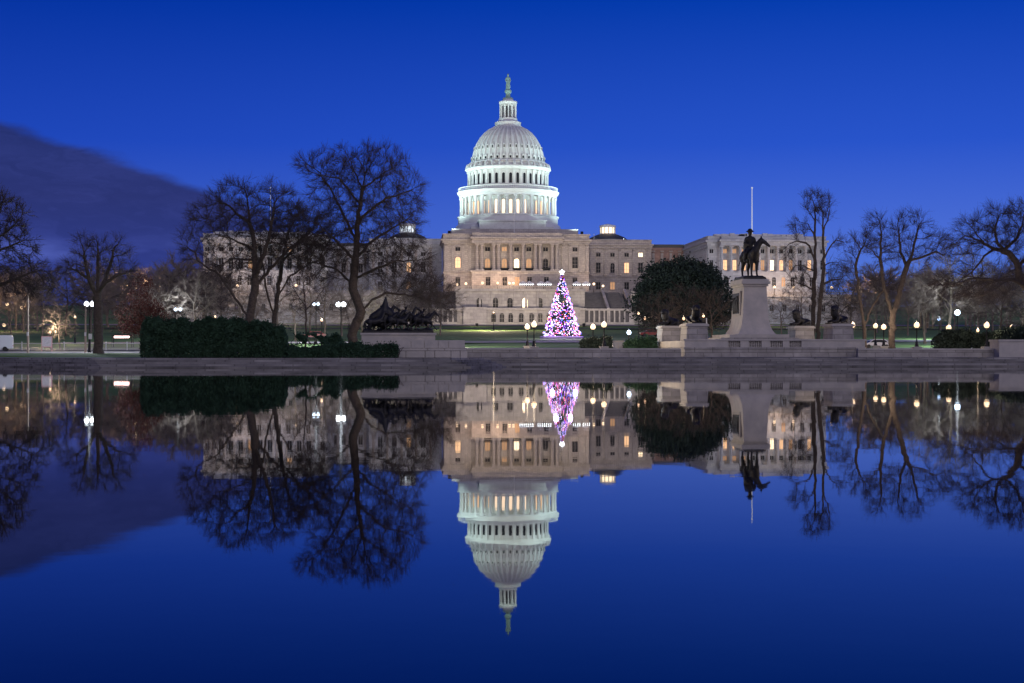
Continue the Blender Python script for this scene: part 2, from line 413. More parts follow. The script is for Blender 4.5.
for x in (-9.5, -6.6, -3.6, 0, 3.6, 6.6, 9.5): win('arched_doorway', 1.7, 3.2, GLASS, x, Yl(529), 11.2, tw, True, TERR)
# grand flights either side, wing terraces
for sgn in (-1, 1):
    S = MB(); n = 22
    for k in range(n):
        y0 = 529+k*.75; z0 = 15.4+k*.31
        a, bx = sorted((sgn*22.05, sgn*(38.5-k*.12)))
        S.box(a, bx, Yl(y0), Yl(546.5), z0-.3 if k else zb, z0+.01*k)
    part(S, 'stair_flight', ROADM if False else mat('dark stair stone', (.085, .085, .10), .85, noise=.25, nscale=.8))
    S = MB()
    for xx in (29.6, 37.6):
        a, bx = sorted((sgn*xx, sgn*(xx+.9)))
        S.add([(a, Yl(528.6), zb), (bx, Yl(528.6), zb), (bx, Yl(546.5), zb), (a, Yl(546.5), zb), (a, Yl(528.6), 16.2), (bx, Yl(528.6), 16.2), (bx, Yl(546.5), 23.4), (a, Yl(546.5), 23.4)],
              [(0, 3, 2, 1), (4, 5, 6, 7), (0, 1, 5, 4), (2, 3, 7, 6), (0, 4, 7, 3), (1, 2, 6, 5)])
    for k in range(9):
        x = sgn*(23.4+k*1.75); S.box(x-.28, x+.28, Yl(528.3), Yl(528.9), 11.2, 15.2)
    a, bx = sorted((sgn*22.1, sgn*38.9)); S.box(a, bx, Yl(528.2), Yl(528.99), 15.2, 15.9); S.box(a, bx, Yl(527.6), Yl(528.99), zb, 11.2)
    part(S, 'stair_wall', TERR)
    S = MB(); a, bx = sorted((sgn*38.5, sgn*120)); S.box(a, bx, Yl(533), Yl(590), zb, 20.9)
    a, bx = sorted((sgn*38.5, sgn*120.3)); S.box(a, bx, Yl(532.5), Yl(533), 20.2, 21.1); S.box(a, bx, Yl(532.7), Yl(533), 21.8, 22.0)
    a, bx = sorted((sgn*22.05, sgn*38.5)); S.box(a, bx, Yl(546.5), Yl(583), zb, 22.4)
    a, bx = sorted((sgn*38.5, sgn*70)); S.box(a, bx, Yl(560), Yl(590), 20.9, 22.3)
    k = 38.7
    while k < 120: S.box(min(sgn*k, sgn*(k+.25)), max(sgn*k, sgn*(k+.25)), Yl(532.8), Yl(532.95), 21.1, 21.8); k += .7
    wt = part(S, 'wing_terrace', [TERR])
    for k in range(17): win('terrace_window', 1.4, 2.4, GLASS, sgn*(42+k*4.6), Yl(533), 15.2, wt, True, TERR)

# --- centre block
C_ = MB(); z0 = zt
C_.box(-26, 26, Yl(552), Yl(578), z0-1, 39.8)
C_.box(-26.3, 26.3, Yl(551.7), Yl(578), 29.0, 29.6)
C_.box(-26.5, 26.5, Yl(551.5), Yl(578), 39.8, 40.6)
C_.box(-27.0, 27.0, Yl(551.0), Yl(578), 40.6, 41.3)
C_.box(-26.2, 26.2, Yl(551.8), Yl(578), 41.3, 42.8)
C_.box(-26.5, 26.5, Yl(551.6), Yl(578), 42.8, 43.2)
C_.box(-16.2, 16.2, Yl(548.6), Yl(552), z0-1, 29.4)        # portico base
C_.box(-16.6, 16.6, Yl(548.2), Yl(552), 29.4, 29.9)
C_.box(-16.2, 16.2, Yl(548.6), Yl(551.8), 39.6, 41.2)      # entablature
C_.box(-16.9, 16.9, Yl(547.9), Yl(551.5), 41.2, 41.9)
C_.box(-16.0, 16.0, Yl(548.9), Yl(551.8), 41.9, 43.4)
C_.box(-23, 23, Yl(560), Yl(590), 43.2, 45.6)
cb = part(C_, 'centre_block', [STONE])
ptm = col_mesh(9.6, .62, m=STONE)
for x in (-14.3, -12.6, -8.3, -6.6, -2.2, 2.2, 6.6, 8.3, 12.6, 14.3): put('column', ptm, cb, (x, Yl(549.7), 29.95))
pil = col_mesh(10.1, .5, True, STONE, 'pilaster')
for x in (-25.2, -22.8, -19.2, -16.8, 16.8, 19.2, 22.8, 25.2): put('pilaster', pil, cb, (x, Yl(551.85), 29.65))
for i, x in enumerate((-10.4, -4.4, 0, 4.4, 10.4)):
    win('tall_window', 2.0, 4.2, (LITD, LITD, LITB, LITD, GLASS)[i], x, Yl(552), 30.3, cb, True)
    win('square_window', 1.7, 1.5, (GLASS, LITD, GLASS, GLASS, GLASS)[i], x, Yl(552), 37.0, cb)
    win('ground_window', 1.6, 3.0, (GLASS, GLASS, LITD, GLASS, GLASS)[i], x, Yl(548.6), 24.6, cb)
    s = MB(); s.box(x-1.6, x+1.6, Yl(550.4), Yl(550.6), 29.95, 31.0); s.build('window_railing', IRON, cb)
for sx in (-21, 21):
    win('tall_window', 2.0, 4.0, LITW if sx < 0 else GLASS, sx, Yl(552), 31.0, cb, sx < 0)
    win('square_window', 1.7, 1.5, GLASS, sx, Yl(552), 37.0, cb)
    win('ground_window', 1.6, 3.0, GLASS, sx, Yl(552), 24.6, cb)

# --- old wings
for sgn in (-1, 1):
    O = MB(); a, bx = sorted((sgn*26, sgn*53.4)); mt = STONE if sgn > 0 else STONE_W
    O.box(a, bx, Yl(582), Yl(622), 20, 40.2); O.box(a-.3, bx+.3, Yl(581.7), Yl(622), 29.3, 29.9)
    O.box(a-.3, bx+.3, Yl(581.5), Yl(622.2), 40.2, 41.2); O.box(a-.7, bx+.7, Yl(581.0), Yl(622.6), 41.2, 41.8); O.box(a, bx, Yl(581.8), Yl(622), 41.8, 43.2); O.box(a-.2, bx+.2, Yl(581.6), Yl(622), 43.2, 43.5)
    for k in range(6):     # rusticated corner
        xx = sgn*28.2; O.box(xx-1.6, xx+1.6, Yl(581.75), Yl(582), 30.6+k*1.6, 31.6+k*1.6)
    ow = part(O, 'old_wing', [mt])
    for x in (30.4, 35.8, 41.2, 46.6, 51.8): put('pilaster', pil, ow, (sgn*x, Yl(581.85), 29.95))
    for i, x in enumerate((33.1, 38.5, 43.9, 49.2)):
        win('square_window', 1.6, 1.5, (GLASS, GLASS, GLASS, LITB)[i] if sgn > 0 else GLASS, sgn*x, Yl(582), 37.0, ow, frame=mt)
        win('tall_window', 1.7, 3.8, (GLASS, GLASS, LITW, GLASS)[i] if sgn > 0 else (LITW if i == 1 else GLASS), sgn*x, Yl(582), 30.9, ow, i == 1, frame=mt)
        win('ground_window', 1.7, 2.8, (GLASS, LITD, GLASS, GLASS)[i], sgn*x, Yl(582), 24.6, ow, frame=mt)
    # saucer dome with lantern
    s = MB(); s.lathe([(7.6, 43.4), (7.6, 44.6), (7.0, 44.7)], 24, sgn*39, 0); cr = s.build('cupola_base', DOMED, cap)
    s = MB(); s.lathe([(7.9, 44.6), (6.5, 45.6), (4.2, 46.6), (3.0, 46.9)], 24, sgn*39, 0); s.build('cupola_roof', ROOF, cap)
    s = MB(); s.lathe([(2.3, 46.8), (2.3, 49.4)], 16, sgn*39, 0); s.lathe([(3.3, 46.8), (3.3, 47.1), (2.9, 47.15)], 16, sgn*39, 0, 1); s.lathe([(3.2, 49.4), (3.3, 49.8), (3.1, 50.3), (.3, 50.9)], 16, sgn*39, 0, 1)
    for k in range(12): a_ = 2*PI*k/12; s.tube([(sgn*39+2.9*math.cos(a_), 2.9*math.sin(a_), 47), (sgn*39+2.9*math.cos(a_), 2.9*math.sin(a_), 49.5)], .2, 6, 1)
    s.build('lantern', [LITB if sgn > 0 else mat('cool lantern glass', (.5, .5, .5), .5, emis=(.8, .9, 1), es=1.2), DOME], cap)
    # linking corridor
    O = MB(); a, bx = sorted((sgn*53.4, sgn*67)); O.box(a, bx, Yl(588), Yl(612), 20, 40.0); O.box(a, bx, Yl(587.6), Yl(612), 40.0, 40.9)
    co = part(O, 'corridor', [REDST if sgn > 0 else STONE_W])
    O = MB(); O.box(a, bx, Yl(588.4), Yl(612), 40.9, 42.2); part(O, 'corridor_roof', ROOF)
    for k in range(4):
        put('pilaster', pil, co, (sgn*(55+k*3.4), Yl(587.85), 29.6)); win('tall_window', 1.5, 3.4, GLASS, sgn*(56.7+k*3.2), Yl(588), 31, co)
    # marble end wing
    O = MB(); a, bx = sorted((sgn*67, sgn*109.4)); y0, y1 = Yl(541), Yl(622); c0 = (a+bx)/2
    O.box(a, bx, y0, y1, 19, 38.4); O.box(a-.2, bx+.2, y0-.3, y1, 28.6, 29.3)
    O.box(a-.3, bx+.3, y0-.5, y1+.2, 38.4, 39.8); O.box(a-.9, bx+.9, y0-1.1, y1+.6, 39.8, 40.5); O.box(a, bx, y0-.2, y1, 40.5, 41.8); O.box(a-.2, bx+.2, y0-.4, y1, 41.8, 42.0)
    O.box(c0-17.2, c0+17.2, y0-3.6, y0, 19, 29.3); O.box(c0-17.3, c0+17.3, y0-3.7, y0-.5, 38.4, 39.8); O.box(c0-17.8, c0+17.8, y0-4.3, y0-1.1, 39.8, 40.5); O.box(c0-17, c0+17, y0-3.4, y0-.2, 40.5, 41.6)
    ew = part(O, 'end_wing', [STONE_W])
    wc = col_mesh(9.05, .55, m=STONE_W)
    for k in range(11): put('column', wc, ew, (c0-16.75+k*3.35, y0-2.7, 29.32))
    for k in range(10):
        x = c0-15.1+k*3.355
        if sgn > 0: lt = (LITW, LITW, LITW, LITD, LITD, LITB, LITW, LITD, GLASS, LITW, GLASS, GLASS)[k]; lu = (LITD, LITD, LITD, GLASS, GLASS, GLASS, GLASS, GLASS, GLASS, GLASS, GLASS, GLASS)[k]
        else: lt = LITD if k == 3 else GLASS; lu = LITW if k == 7 else GLASS
        win('tall_window', 1.5, 3.6, lt, x, y0, 29.9, ew, frame=STONE_W); win('square_window', 1.4, 1.5, lu, x, y0, 35.9, ew, frame=STONE_W)
        win('basement_window', 1.5, 3.4, LITD if (k == 6 and sgn > 0) else GLASS, x, y0-3.6, 24.0, ew, True, STONE_W)
    for x in (a+1.3, bx-1.3):
        win('square_window', 1.3, 1.5, GLASS, x, y0, 35.9, ew, frame=STONE_W); win('tall_window', 1.3, 3.2, GLASS, x, y0, 30.2, ew, frame=STONE_W)
    pw = col_mesh(9.05, .5, True, STONE_W, 'pilaster')
    for k in range(12):     # inner flank
        xx = sgn*67; put('pilaster', pw, ew, (xx-sgn*.12, y0+2+k*4.0, 29.32), R(90))
        if k < 11: win('flank_window', 1.3, 3.2, LITD if k == 2 and sgn > 0 else GLASS, xx, y0+4+k*4.0, 30.2, ew, frame=STONE_W, rz=R(-90*sgn))
    O = MB(); O.box(a+6, bx-6, y0+8, y1-8, 41.9, 43.3); O.box(a+3, a+9, y0+3, y0+6, 41.9, 42.9); O.box(c0-9, c0-4, y0+2, y0+5, 41.9, 43.0); O.box(c0+6, c0+9, y0+3, y0+6, 41.9, 42.7)
    rg2 = random.Random(3)
    for k in range(12): x = rg2.uniform(a+3, bx-3); O.box(x, x+rg2.uniform(.5, 2.2), y0+2, y0+3.5, 41.9, 42.4+rg2.random()*.9)
    part(O, 'rooftop_structures', DOME)

# --- the dome
def zy(py): return 1.55+(350.3-py)*.3885
D = MB()
D.lathe([(23.5, 44.0), (23.5, 46.4), (21.6, 46.5), (21.6, 47.3), (21.0, 47.5), (20.2, 49.6), (19.4, 50.2), (19.4, 52.6), (19.8, 52.7), (19.8, 53.1), (15.0, 53.1)], 72, smooth=False)
skirt = part(D, 'dome_base', DOME)
D = MB(); D.box(-12.4, 12.4, -28, -12, 45.6, 49.8); D.box(-12.8, 12.8, -28.4, -12, 49.4, 49.9); D.box(-15.5, 15.5, -25, -10, 45.6, 47.6)
part(D, 'entrance_attic', DOMED)
D = MB(); z1, z2 = 53.1, 60.4
D.lathe([(15.6, z1), (15.6, z2)], 72); per = part(D, 'peristyle_drum', DOME)
cm_ = col_mesh(z2-z1, .52, m=DOME); wmsh = win_mesh(1.25, 5.2, LITC, True, DOME, mull=False); wdark = win_mesh(1.25, 5.2, mat('peristyle glow side', (.4, .3, .2), .5, emis=(1, .56, .30), es=.85), True, DOME, mull=False); wbr = win_mesh(1.35, 5.4, mat('peristyle bright', (.5, .4, .3), .5, emis=(1, .72, .50), es=1.5), True, DOME, mull=False)
for k in range(36):
    a_ = 2*PI*(k+.5)/36; put('column', cm_, per, (18.3*math.cos(a_), 18.3*math.sin(a_), z1), a_)
    a_ = 2*PI*k/36; da = abs(((a_+PI/2+PI) % (2*PI))-PI)
    put('peristyle_window', wbr if da < .40 else (wmsh if da < .95 else wdark), per, (15.62*math.cos(a_), 15.62*math.sin(a_), z1+.5), a_+PI/2)
D = MB(); D.lathe([(15, z2), (18.9, z2), (18.9, z2+.9), (19.3, z2+1.0), (19.7, z2+1.7), (19.9, z2+2.2), (19.6, z2+2.4), (19.0, z2+2.5), (18.9, z2+2.5), (16, z2+2.6)], 72, smooth=False)
D.lathe([(19.2, z2+3.55), (19.4, z2+3.6), (19.4, z2+3.8), (19.0, z2+3.85)], 72, cap=False)
for k in range(144): a_ = 2*PI*k/144; D.tube([(19.2*math.cos(a_), 19.2*math.sin(a_), z2+2.4), (19.2*math.cos(a_), 19.2*math.sin(a_), z2+3.6)], .12, 4)
part(D, 'entablature', DOME)
D = MB(); z3 = z2+2.5; z4 = 70.4; D.lathe([(16.6, z3), (16.6, z3+1.3), (15.4, z3+1.6), (15.2, z4)], 72); ud = part(D, 'upper_drum', DOME)
w2 = win_mesh(1.3, 4.1, GLASS, True, DOME, mull=False); pl2 = col_mesh(z4-z3-1.6, .38, True, DOME, 'pilaster')
for k in range(36):
    a_ = 2*PI*k/36; put('drum_window', w2, ud, (15.36*math.cos(a_), 15.36*math.sin(a_), z3+2.1), a_+PI/2)
    a_ = 2*PI*(k+.5)/36; put('pilaster', pl2, ud, (15.55*math.cos(a_), 15.55*math.sin(a_), z3+1.6), a_+PI/2)
D = MB(); D.lathe([(15, z4), (16.1, z4+.1), (16.2, z4+.7), (16.8, z4+1.0), (16.7, z4+1.4), (15.4, z4+1.5), (14.7, z4+1.7), (14.6, z4+3.2), (15.1, z4+3.3), (15.0, z4+3.7), (14.0, z4+4.0)], 72, smooth=False)
for k in range(36):
    a_ = 2*PI*(k+.5)/36; c, s_ = math.cos(a_), math.sin(a_)
    D.tube([(16.2*c, 16.2*s_, z4+1.5), (15.9*c, 15.9*s_, z4+2.6), (14.8*c, 14.8*s_, z4+3.3)], [.55, .5, .35], 5)
part(D, 'attic_ring', DOME)
prof = [(13.9, 74.2), (13.75, 75.6), (13.2, 78.4), (12.2, 81.2), (10.7, 83.8), (9.0, 85.8), (7.2, 87.2), (5.6, 88.0)]
D = MB(); D.lathe(prof, 72); sh = part(D, 'dome_shell', DOMED)
s = MB()
rp = [(r+.02, z) for r, z in prof]
for (r0, za), (r1, zb_) in zip(rp[:-1], rp[1:]):
    w0, w1 = .06+.036*r0, .06+.036*r1
    vs = [(r0, -w0, za), (r0, w0, za), (r0+.38, w0*.7, za+.08), (r0+.38, -w0*.7, za+.08), (r1, -w1, zb_), (r1, w1, zb_), (r1+.34, w1*.7, zb_+.16), (r1+.34, -w1*.7, zb_+.16)]
    s.add(vs, [(0, 4, 7, 3), (3, 7, 6, 2), (2, 6, 5, 1)])
ribm = s.mesh('rib', DOME)
s = MB(); s.box(-.42, .42, -.35, .1, 0, 1.65); s.box(-.22, .22, -.42, -.35, .25, 1.3, 1); om = s.mesh('oculus', [DOME, GLASS])
s = MB(); s.box(-.55, .55, -.5, .2, 0, 1.1); s.add([(-.7, -.6, 1.1), (.7, -.6, 1.1), (.7, .3, 1.1), (-.7, .3, 1.1), (0, -.5, 1.9), (0, .3, 1.9)], [(0, 1, 4), (2, 3, 5), (1, 2, 5, 4), (3, 0, 4, 5)]); s.box(-.38, .38, -.54, -.5, .1, 1.0, 1); gm = s.mesh('dormer', [DOME, GLASS])
for k in range(36):
    a_ = 2*PI*(k+.5)/36; put('rib', ribm, sh, (0, 0, 0), a_)
    a_ = 2*PI*k/36; c, s_ = math.cos(a_), math.sin(a_)
    put('oculus', om, sh, (13.0*c, 13.0*s_, 78.6), a_+PI/2)
    put('dormer', gm, sh, (13.9*c, 13.9*s_, 74.6), a_+PI/2)
D = MB(); D.lathe([(5.4, 87.6), (5.4, 88.6), (5.0, 88.8), (5.2, 90.0), (4.4, 90.3), (3.6, 90.8), (3.6, 91.6), (2.3, 91.7), (2.3, 97.0), (3.2, 97.1), (3.6, 97.8), (3.5, 98.2), (2.3, 98.5), (2.0, 99.2)], 32, smooth=False)
lan = part(D, 'tholos', DOME)
tm = col_mesh(5.4, .27, m=DOME); tg = MB(); tg.box(-.3, .3, -.06, 0, .3, 4.6); tg = tg.mesh('tholos_window', GLASS)
for k in range(12):
    a_ = 2*PI*k/12; put('column', tm, lan, (3.05*math.cos(a_), 3.05*math.sin(a_), 91.65), a_)
    a_ = 2*PI*(k+.5)/12; put('tholos_window', tg, lan, (2.3*math.cos(a_), 2.3*math.sin(a_), 91.7), a_+PI/2)
D = MB(); D.lathe([(2.1, 98.6), (2.0, 99.6), (1.0, 100.0), (.9, 101.2), (1.0, 101.5), (1.35, 102.0), (1.3, 102.7), (.8, 103.1), (.6, 103.5)], 20)
part(D, 'finial', VERD)
# figure on the dome
me = blob('figure', VERD, .12, chains=[([(0, 0, 0), (0, 0, 1.8), (0, 0, 3.2), (0, 0, 4.1)], [.95, .8, .55, .62]), ([(0, 0, 4.2), (0, 0, 5.0)], [.35, .3]), ([(.6, 0, 4.2), (.95, -.1, 3.2), (.7, -.4, 2.4)], [.25, .22, .2]), ([(-.6, 0, 4.2), (-.95, -.1, 3.4), (-.8, -.4, 2.6)], [.25, .22, .2]), ([(0, 0, 5.3), (.1, .15, 5.9)], [.42, .12])], balls=[((0, -.05, 5.15), (.38, .42, .48), (0, 0, 0))])
fg = thing('dome_statue', AX+Vector((0, 0, 103.4)), 'slim green bronze woman statue in helmet on very top of white dome', 'statue')
put('figure', me, fg)
s = MB(); s.tube([(.75, -.4, .2), (.75, -.4, 2.5)], .09, 6); s.build('sword', VERD, fg)

# flagpoles
def flagpole(x, Yw, z, h, r, label, m=DOME, lamp=False):
    p = thing('flagpole', AX+Vector((x, Yw-600, z)), label, 'flagpole', 'flagpoles on the domed building')
    s = MB(); s.tube([(0, 0, 0), (0, 0, h)], [r, r*.6], 8); s.build('pole', m, p)
    s = MB(); s.lathe([(r*3, 0), (r*3, .4), (r*1.2, .6)], 10); s.build('base', m, p)
    s = MB(); s.ball((0, 0, h+.15), r*1.6, 8); s.build('finial', m, p)
    return p
WP = mat('white pole painted glow', (.8, .8, .8), .5, emis=(.8, .9, 1), es=.35)  # faint emission stands in for floodlight falling on the poles
flagpole((pt(752, 200, 570).x-38.3), 570, 43.2, pt(752, 188.3, 570).z-43.2, .24, 'tall white flagpole on the roof right behind the mounted rider', WP)
flagpole((pt(270.5, 200, 570).x-38.3), 570, 43.2, pt(270.5, 188, 570).z-43.2, .13, 'thin white flagpole on the roof seen through the bare twin elms', WP)
flagpole((pt(513.5, 230, 560).x-38.3), 556, 43.2, 7.2, .13, 'short white flagpole on the centre roof in front of the dome', DOME)
flagpole((pt(594, 230, 592).x-38.3), 592, 43.5, 2.6, .12, 'small stub flagpole on the roof beside the glowing cupola', DOME)

# floodlights: fixtures on the roofs round the dome, each with its own lamp
fl = MB(); fl.box(-.5, .5, -.35, .35, 0, .25); fl.box(-.45, .45, -.2, .3, .3, 1.1, 0); fl.box(-.4, .4, .3, .34, .4, 1.0, 1); flm = fl.mesh('housing', [IRON, G_WHITE])
def flood(x, y, z, tx, ty, tz, power, color, size, label, cat='floodlight'):
    loc = AX+Vector((x, y, z)); rz = math.atan2(ty-y, tx-x)-PI/2
    o = thing('floodlight', loc, label, cat, 'roof floodlights', rz); put('housing', flm, o)
    ld = bpy.data.lights.new('beam', 'SPOT'); ld.energy = power; ld.color = color; ld.spot_size = R(size); ld.spot_blend = .8; ld.shadow_soft_size = .5
    lo = bpy.data.objects.new('beam', ld); COL.objects.link(lo); lo.location = loc+Vector((0, 0, 1.2))
    d = Vector((tx-x, ty-y, tz-z-1.2)); lo.rotation_euler = d.to_track_quat('-Z', 'Y').to_euler()
    return o
CW = (.76, 1.0, .96)
flood(-44, -12, 43.5, -4, -4, 76, 90000, CW, 56, 'floodlight on the roof north of the dome')
flood(44, -12, 43.5, 4, -4, 76, 90000, CW, 56, 'floodlight on the roof south of the dome')
flood(-24, -44, 43.4, -4, -8, 78, 20000, CW, 75, 'floodlight on the centre roof at the north corner')
flood(24, -44, 43.4, 4, -8, 78, 20000, CW, 75, 'floodlight on the centre roof at the south corner')

flood(-86, -50, 42.2, 0, -3, 84, 270000, CW, 34, 'far floodlight on the north end wing roof')
flood(86, -50, 42.2, 0, -3, 84, 270000, CW, 34, 'far floodlight on the south end wing roof')
CB = (.70, .84, 1.0)
for sx, w_ in ((-1, 'north'), (1, 'south')):
    flood(sx*88, -112, 9.0, sx*88, -58, 30, 25000, CB, 80, 'ground floodlight on the slope before the %s end wing' % w_)
    flood(sx*17, -112, 9.0, sx*11, -50, 32, 62000, (1, .79, .57), 80, 'warm ground floodlight on the %s half of the forecourt' % w_)
    flood(sx*48, -112, 9.0, sx*44, -20, 32, 40000, (1, .84, .68), 70, 'ground floodlight on the slope before the %s old wing' % w_)

flood(-32.3, -366, 1.9, -22, -290, 1.5, 60000, (1, 1, .85), 110, 'small added floodlight behind the long low wall, brightening the lawn')  # added lamp with no known fixture, brightens the lawn
# ------------------------------------------------------------------ memorial terrace (axis x = 38.3)
mx = XS
mt_ = thing('memorial_terrace', (mx, 160, .7), 'wide grey stone terrace with balustrade carrying the tall rider pedestal', 'terrace')
s = MB()
s.box(-9.6, 9.6, 0, 25, 0, 1.15); s.box(-9.75, 9.75, -.15, .0, 0, .35); s.box(-9.7, 9.7, -.1, 0, 1.0, 1.18)
s.box(-6.2, 6.2, 5.6, 20, 1.15, 1.65); s.box(-5.2, 5.2, 6.4, 19, 1.65, 1.95); s.box(-4.3, 4.3, 7.0, 18.2, 1.95, 2.25)
s.build('platform', [GRAN], mt_)
s = MB()          # parapet with three balustraded openings
zt0, zt1 = 1.18, 1.86
edges = [(-9.6, -5.0), (-3.7, -2.8), (-1.45, -.55), (.8, 1.5), (2.8, 9.6)]
for a, b_ in edges: s.box(a, b_, 0, .5, zt0, zt1)
s.box(-9.7, 9.7, -.08, .58, zt1, zt1+.16)
s.box(-5.0, 2.8, .42, .5, zt0, zt1); s.box(-9.6, -9.1, .5, 25, zt0, zt1); s.box(9.1, 9.6, .5, 25, zt0, zt1)
s.build('parapet', [GRANP], mt_)
s = MB(); bal = MB(); bal.lathe([(.07, 0), (.07, .06), (.045, .12), (.085, .28), (.04, .5), (.07, .6), (.07, .68)], 8); bm_ = bal.mesh('baluster', GRANP)
for a, b_ in zip(edges[:-1], edges[1:]):
    n = max(3, int((b_[0]-a[1])/.19))
    for k in range(n): put('baluster', bm_, mt_, (a[1]+(k+.5)*(b_[0]-a[1])/n, .25, zt0))
# low wall running along the plaza
def wall(x0, x1, Yw, z0, z1, label, th=.7):
    o = thing('stone_wall', ((x0+x1)/2, Yw, z0), label, 'wall'); hw = (x1-x0)/2
    s = MB(); s.box(-hw, hw, 0, th, 0, z1-z0-.16); s.box(-hw, hw, -.1, .0, 0, .25); s.build('wall_body', [GRAN], o)
    s = MB(); s.box(-hw, hw, -.08, th+.08, z1-z0-.16, z1-z0); s.build('coping', [GRANP], o)
    return o
xw0 = pt(466, 350, 158).x; xw1 = pt(681, 350, 158).x
wall(xw0, xw1, 158, .72, 1.76, 'long low grey stone wall in front of the lawn and glowing fir')
wall(pt(858, 350, 158).x, 130, 158, .72, 1.74, 'low stone wall running under the lamps and twin forked trees')
pr = thing('wall_pier', (pt(1018, 350, 156).x, 156.5, .72), 'broad pale stone pier on the low wall in front of the dark shrubs', 'pier')
s = MB(); s.box(-1.8, 1.8, 0, 2.6, 0, 1.75); s.box(-1.9, 1.9, -.1, 2.7, 1.75, 1.95); s.build('pier_body', [GRANP], pr)

# tall pedestal
ped = thing('statue_pedestal', (mx, 172.2, 2.95), 'tall grey marble pedestal with bronze relief panel under the mounted rider', 'pedestal')
s = MB()
s.box(-3.3, 3.3, -4.9, 4.9, 0, .35)
zz = [.35, .55, .8, 1.1, 1.5, 1.9, 2.3]; ww = [2.15, 1.98, 1.82, 1.68, 1.57, 1.49, 1.44]
for k in range(6): s.frus(0, 0, zz[k], zz[k+1], ww[k], ww[k]+1.6, ww[k+1], ww[k+1]+1.6)
s.frus(0, 0, 2.3, 5.7, 1.44, 3.04, 1.26, 2.86)
s.box(-1.42, 1.42, -3.02, 3.02, 5.7, 5.95); s.box(-1.62, 1.62, -3.25, 3.25, 5.95, 6.25); s.box(-1.5, 1.5, -3.1, 3.1, 6.25, 6.5)
s.build('shaft', [GRANP], ped)
s = MB(); rgp = random.Random(2)
s.box(-1.56, -1.40, -1.9, 1.9, 2.5, 5.2)
s.build('panel_frame', [GRANP], ped)
for sg in (-1, 1):
    s = MB(); a_, b_ = sorted((sg*1.56, sg*1.62)); s.box(a_, b_, -1.6, 1.6, 2.7, 5.0)
    for k in range(9):
        y = -1.3+k*.32; z = 2.8; h = 1.2+rgp.random()*.5
        s.tube([(sg*1.62, y, z), (sg*1.66, y, z+h*.6), (sg*1.64, y+.05, z+h)], [.07, .1, .05], 6); s.ball((sg*1.65, y+.05, z+h+.1), .1, 6)
    s.build('relief_panel', BRONZE, ped)

# mounted rider
def horse_mesh(pose='stand', turn=0.0):
    """horse facing -y, ~2.6 m at the ears, origin on the ground"""
    a = math.sin(turn); c = math.cos(turn)
    nk = Vector((0, -1.0, 1.75))
    def hd(d, z): return (nk.x+a*d, nk.y-c*d, z)
    ch = []
    ch.append(([(0, -.75, 1.45), (0, -.2, 1.42), (0, .45, 1.45), (0, .85, 1.55)], [.36, .42, .40, .36]))
    ch.append(([(0, -.85, 1.6), tuple(nk), hd(.22, 2.15), hd(.40, 2.45)], [.36, .27, .20, .17]))
    ch.append(([hd(.38, 2.48), hd(.68, 2.30), hd(.98, 2.05)], [.18, .14, .09]))
    for sx in (-.06, .06): ch.append(([(hd(.40, 2.55)[0]+sx*c, hd(.40, 2.55)[1]+sx*a, 2.55), (hd(.40, 2.75)[0]+sx*c*1.3, hd(.40, 2.75)[1], 2.80)], [.06, .02]))
    ch.append(([hd(-.05, 1.95), hd(.10, 2.25), hd(.30, 2.55)], [.12, .12, .07]))    # mane
    ch.append(([(0, 1.1, 1.65), (0, 1.35, 1.35), (0.03, 1.38, .75), (0, 1.3, .45)], [.08, .13, .12, .04]))
    if pose == 'stand':
        fl_ = [[(-.2, -.7, 1.3), (-.2, -.78, .75), (-.2, -.76, .35), (-.2, -.78, .08)], [(.2, -.7, 1.3), (.21, -.72, .75), (.21, -.70, .35), (.21, -.74, .08)]]
        hl = [[(-.22, .75, 1.35), (-.23, .62, .95), (-.23, .92, .58), (-.23, .84, .08)], [(.22, .75, 1.35), (.23, .66, .95), (.23, .98, .58), (.23, .92, .08)]]
    else:
        fl_ = [[(-.2, -.7, 1.3), (-.2, -1.25, 1.25), (-.2, -1.35, .85), (-.2, -1.15, .65)], [(.2, -.7, 1.3), (.21, -1.2, 1.0), (.21, -1.5, .75), (.21, -1.75, .5)]]
        hl = [[(-.22, .75, 1.35), (-.23, .7, .95), (-.23, 1.15, .65), (-.23, 1.25, .12)], [(.22, .75, 1.35), (.23, .4, .95), (.23, .75, .6), (.23, .55, .1)]]
    for p in fl_: ch.append((p, [.2, .115, .075, .07])); e = p[-1]; ch.append(([(e[0], e[1]-.03, e[2]-.01), (e[0], e[1]-.07, max(.05, e[2]-.07))], [.08, .095]))
    for p in hl: ch.append((p, [.30, .17, .095, .07])); e = p[-1]; ch.append(([(e[0], e[1]-.03, e[2]-.01), (e[0], e[1]-.07, max(.05, e[2]-.07))], [.08, .095]))
    return blob('horse', BRONZE, .045, ch, balls=[((0, -.65, 1.42), (.37, .42, .50), (0, 0, 0)), ((0, .72, 1.5), (.42, .48, .46), (0, 0, 0)), ((0, .05, 1.30), (.40, .75, .36), (0, 0, 0))])
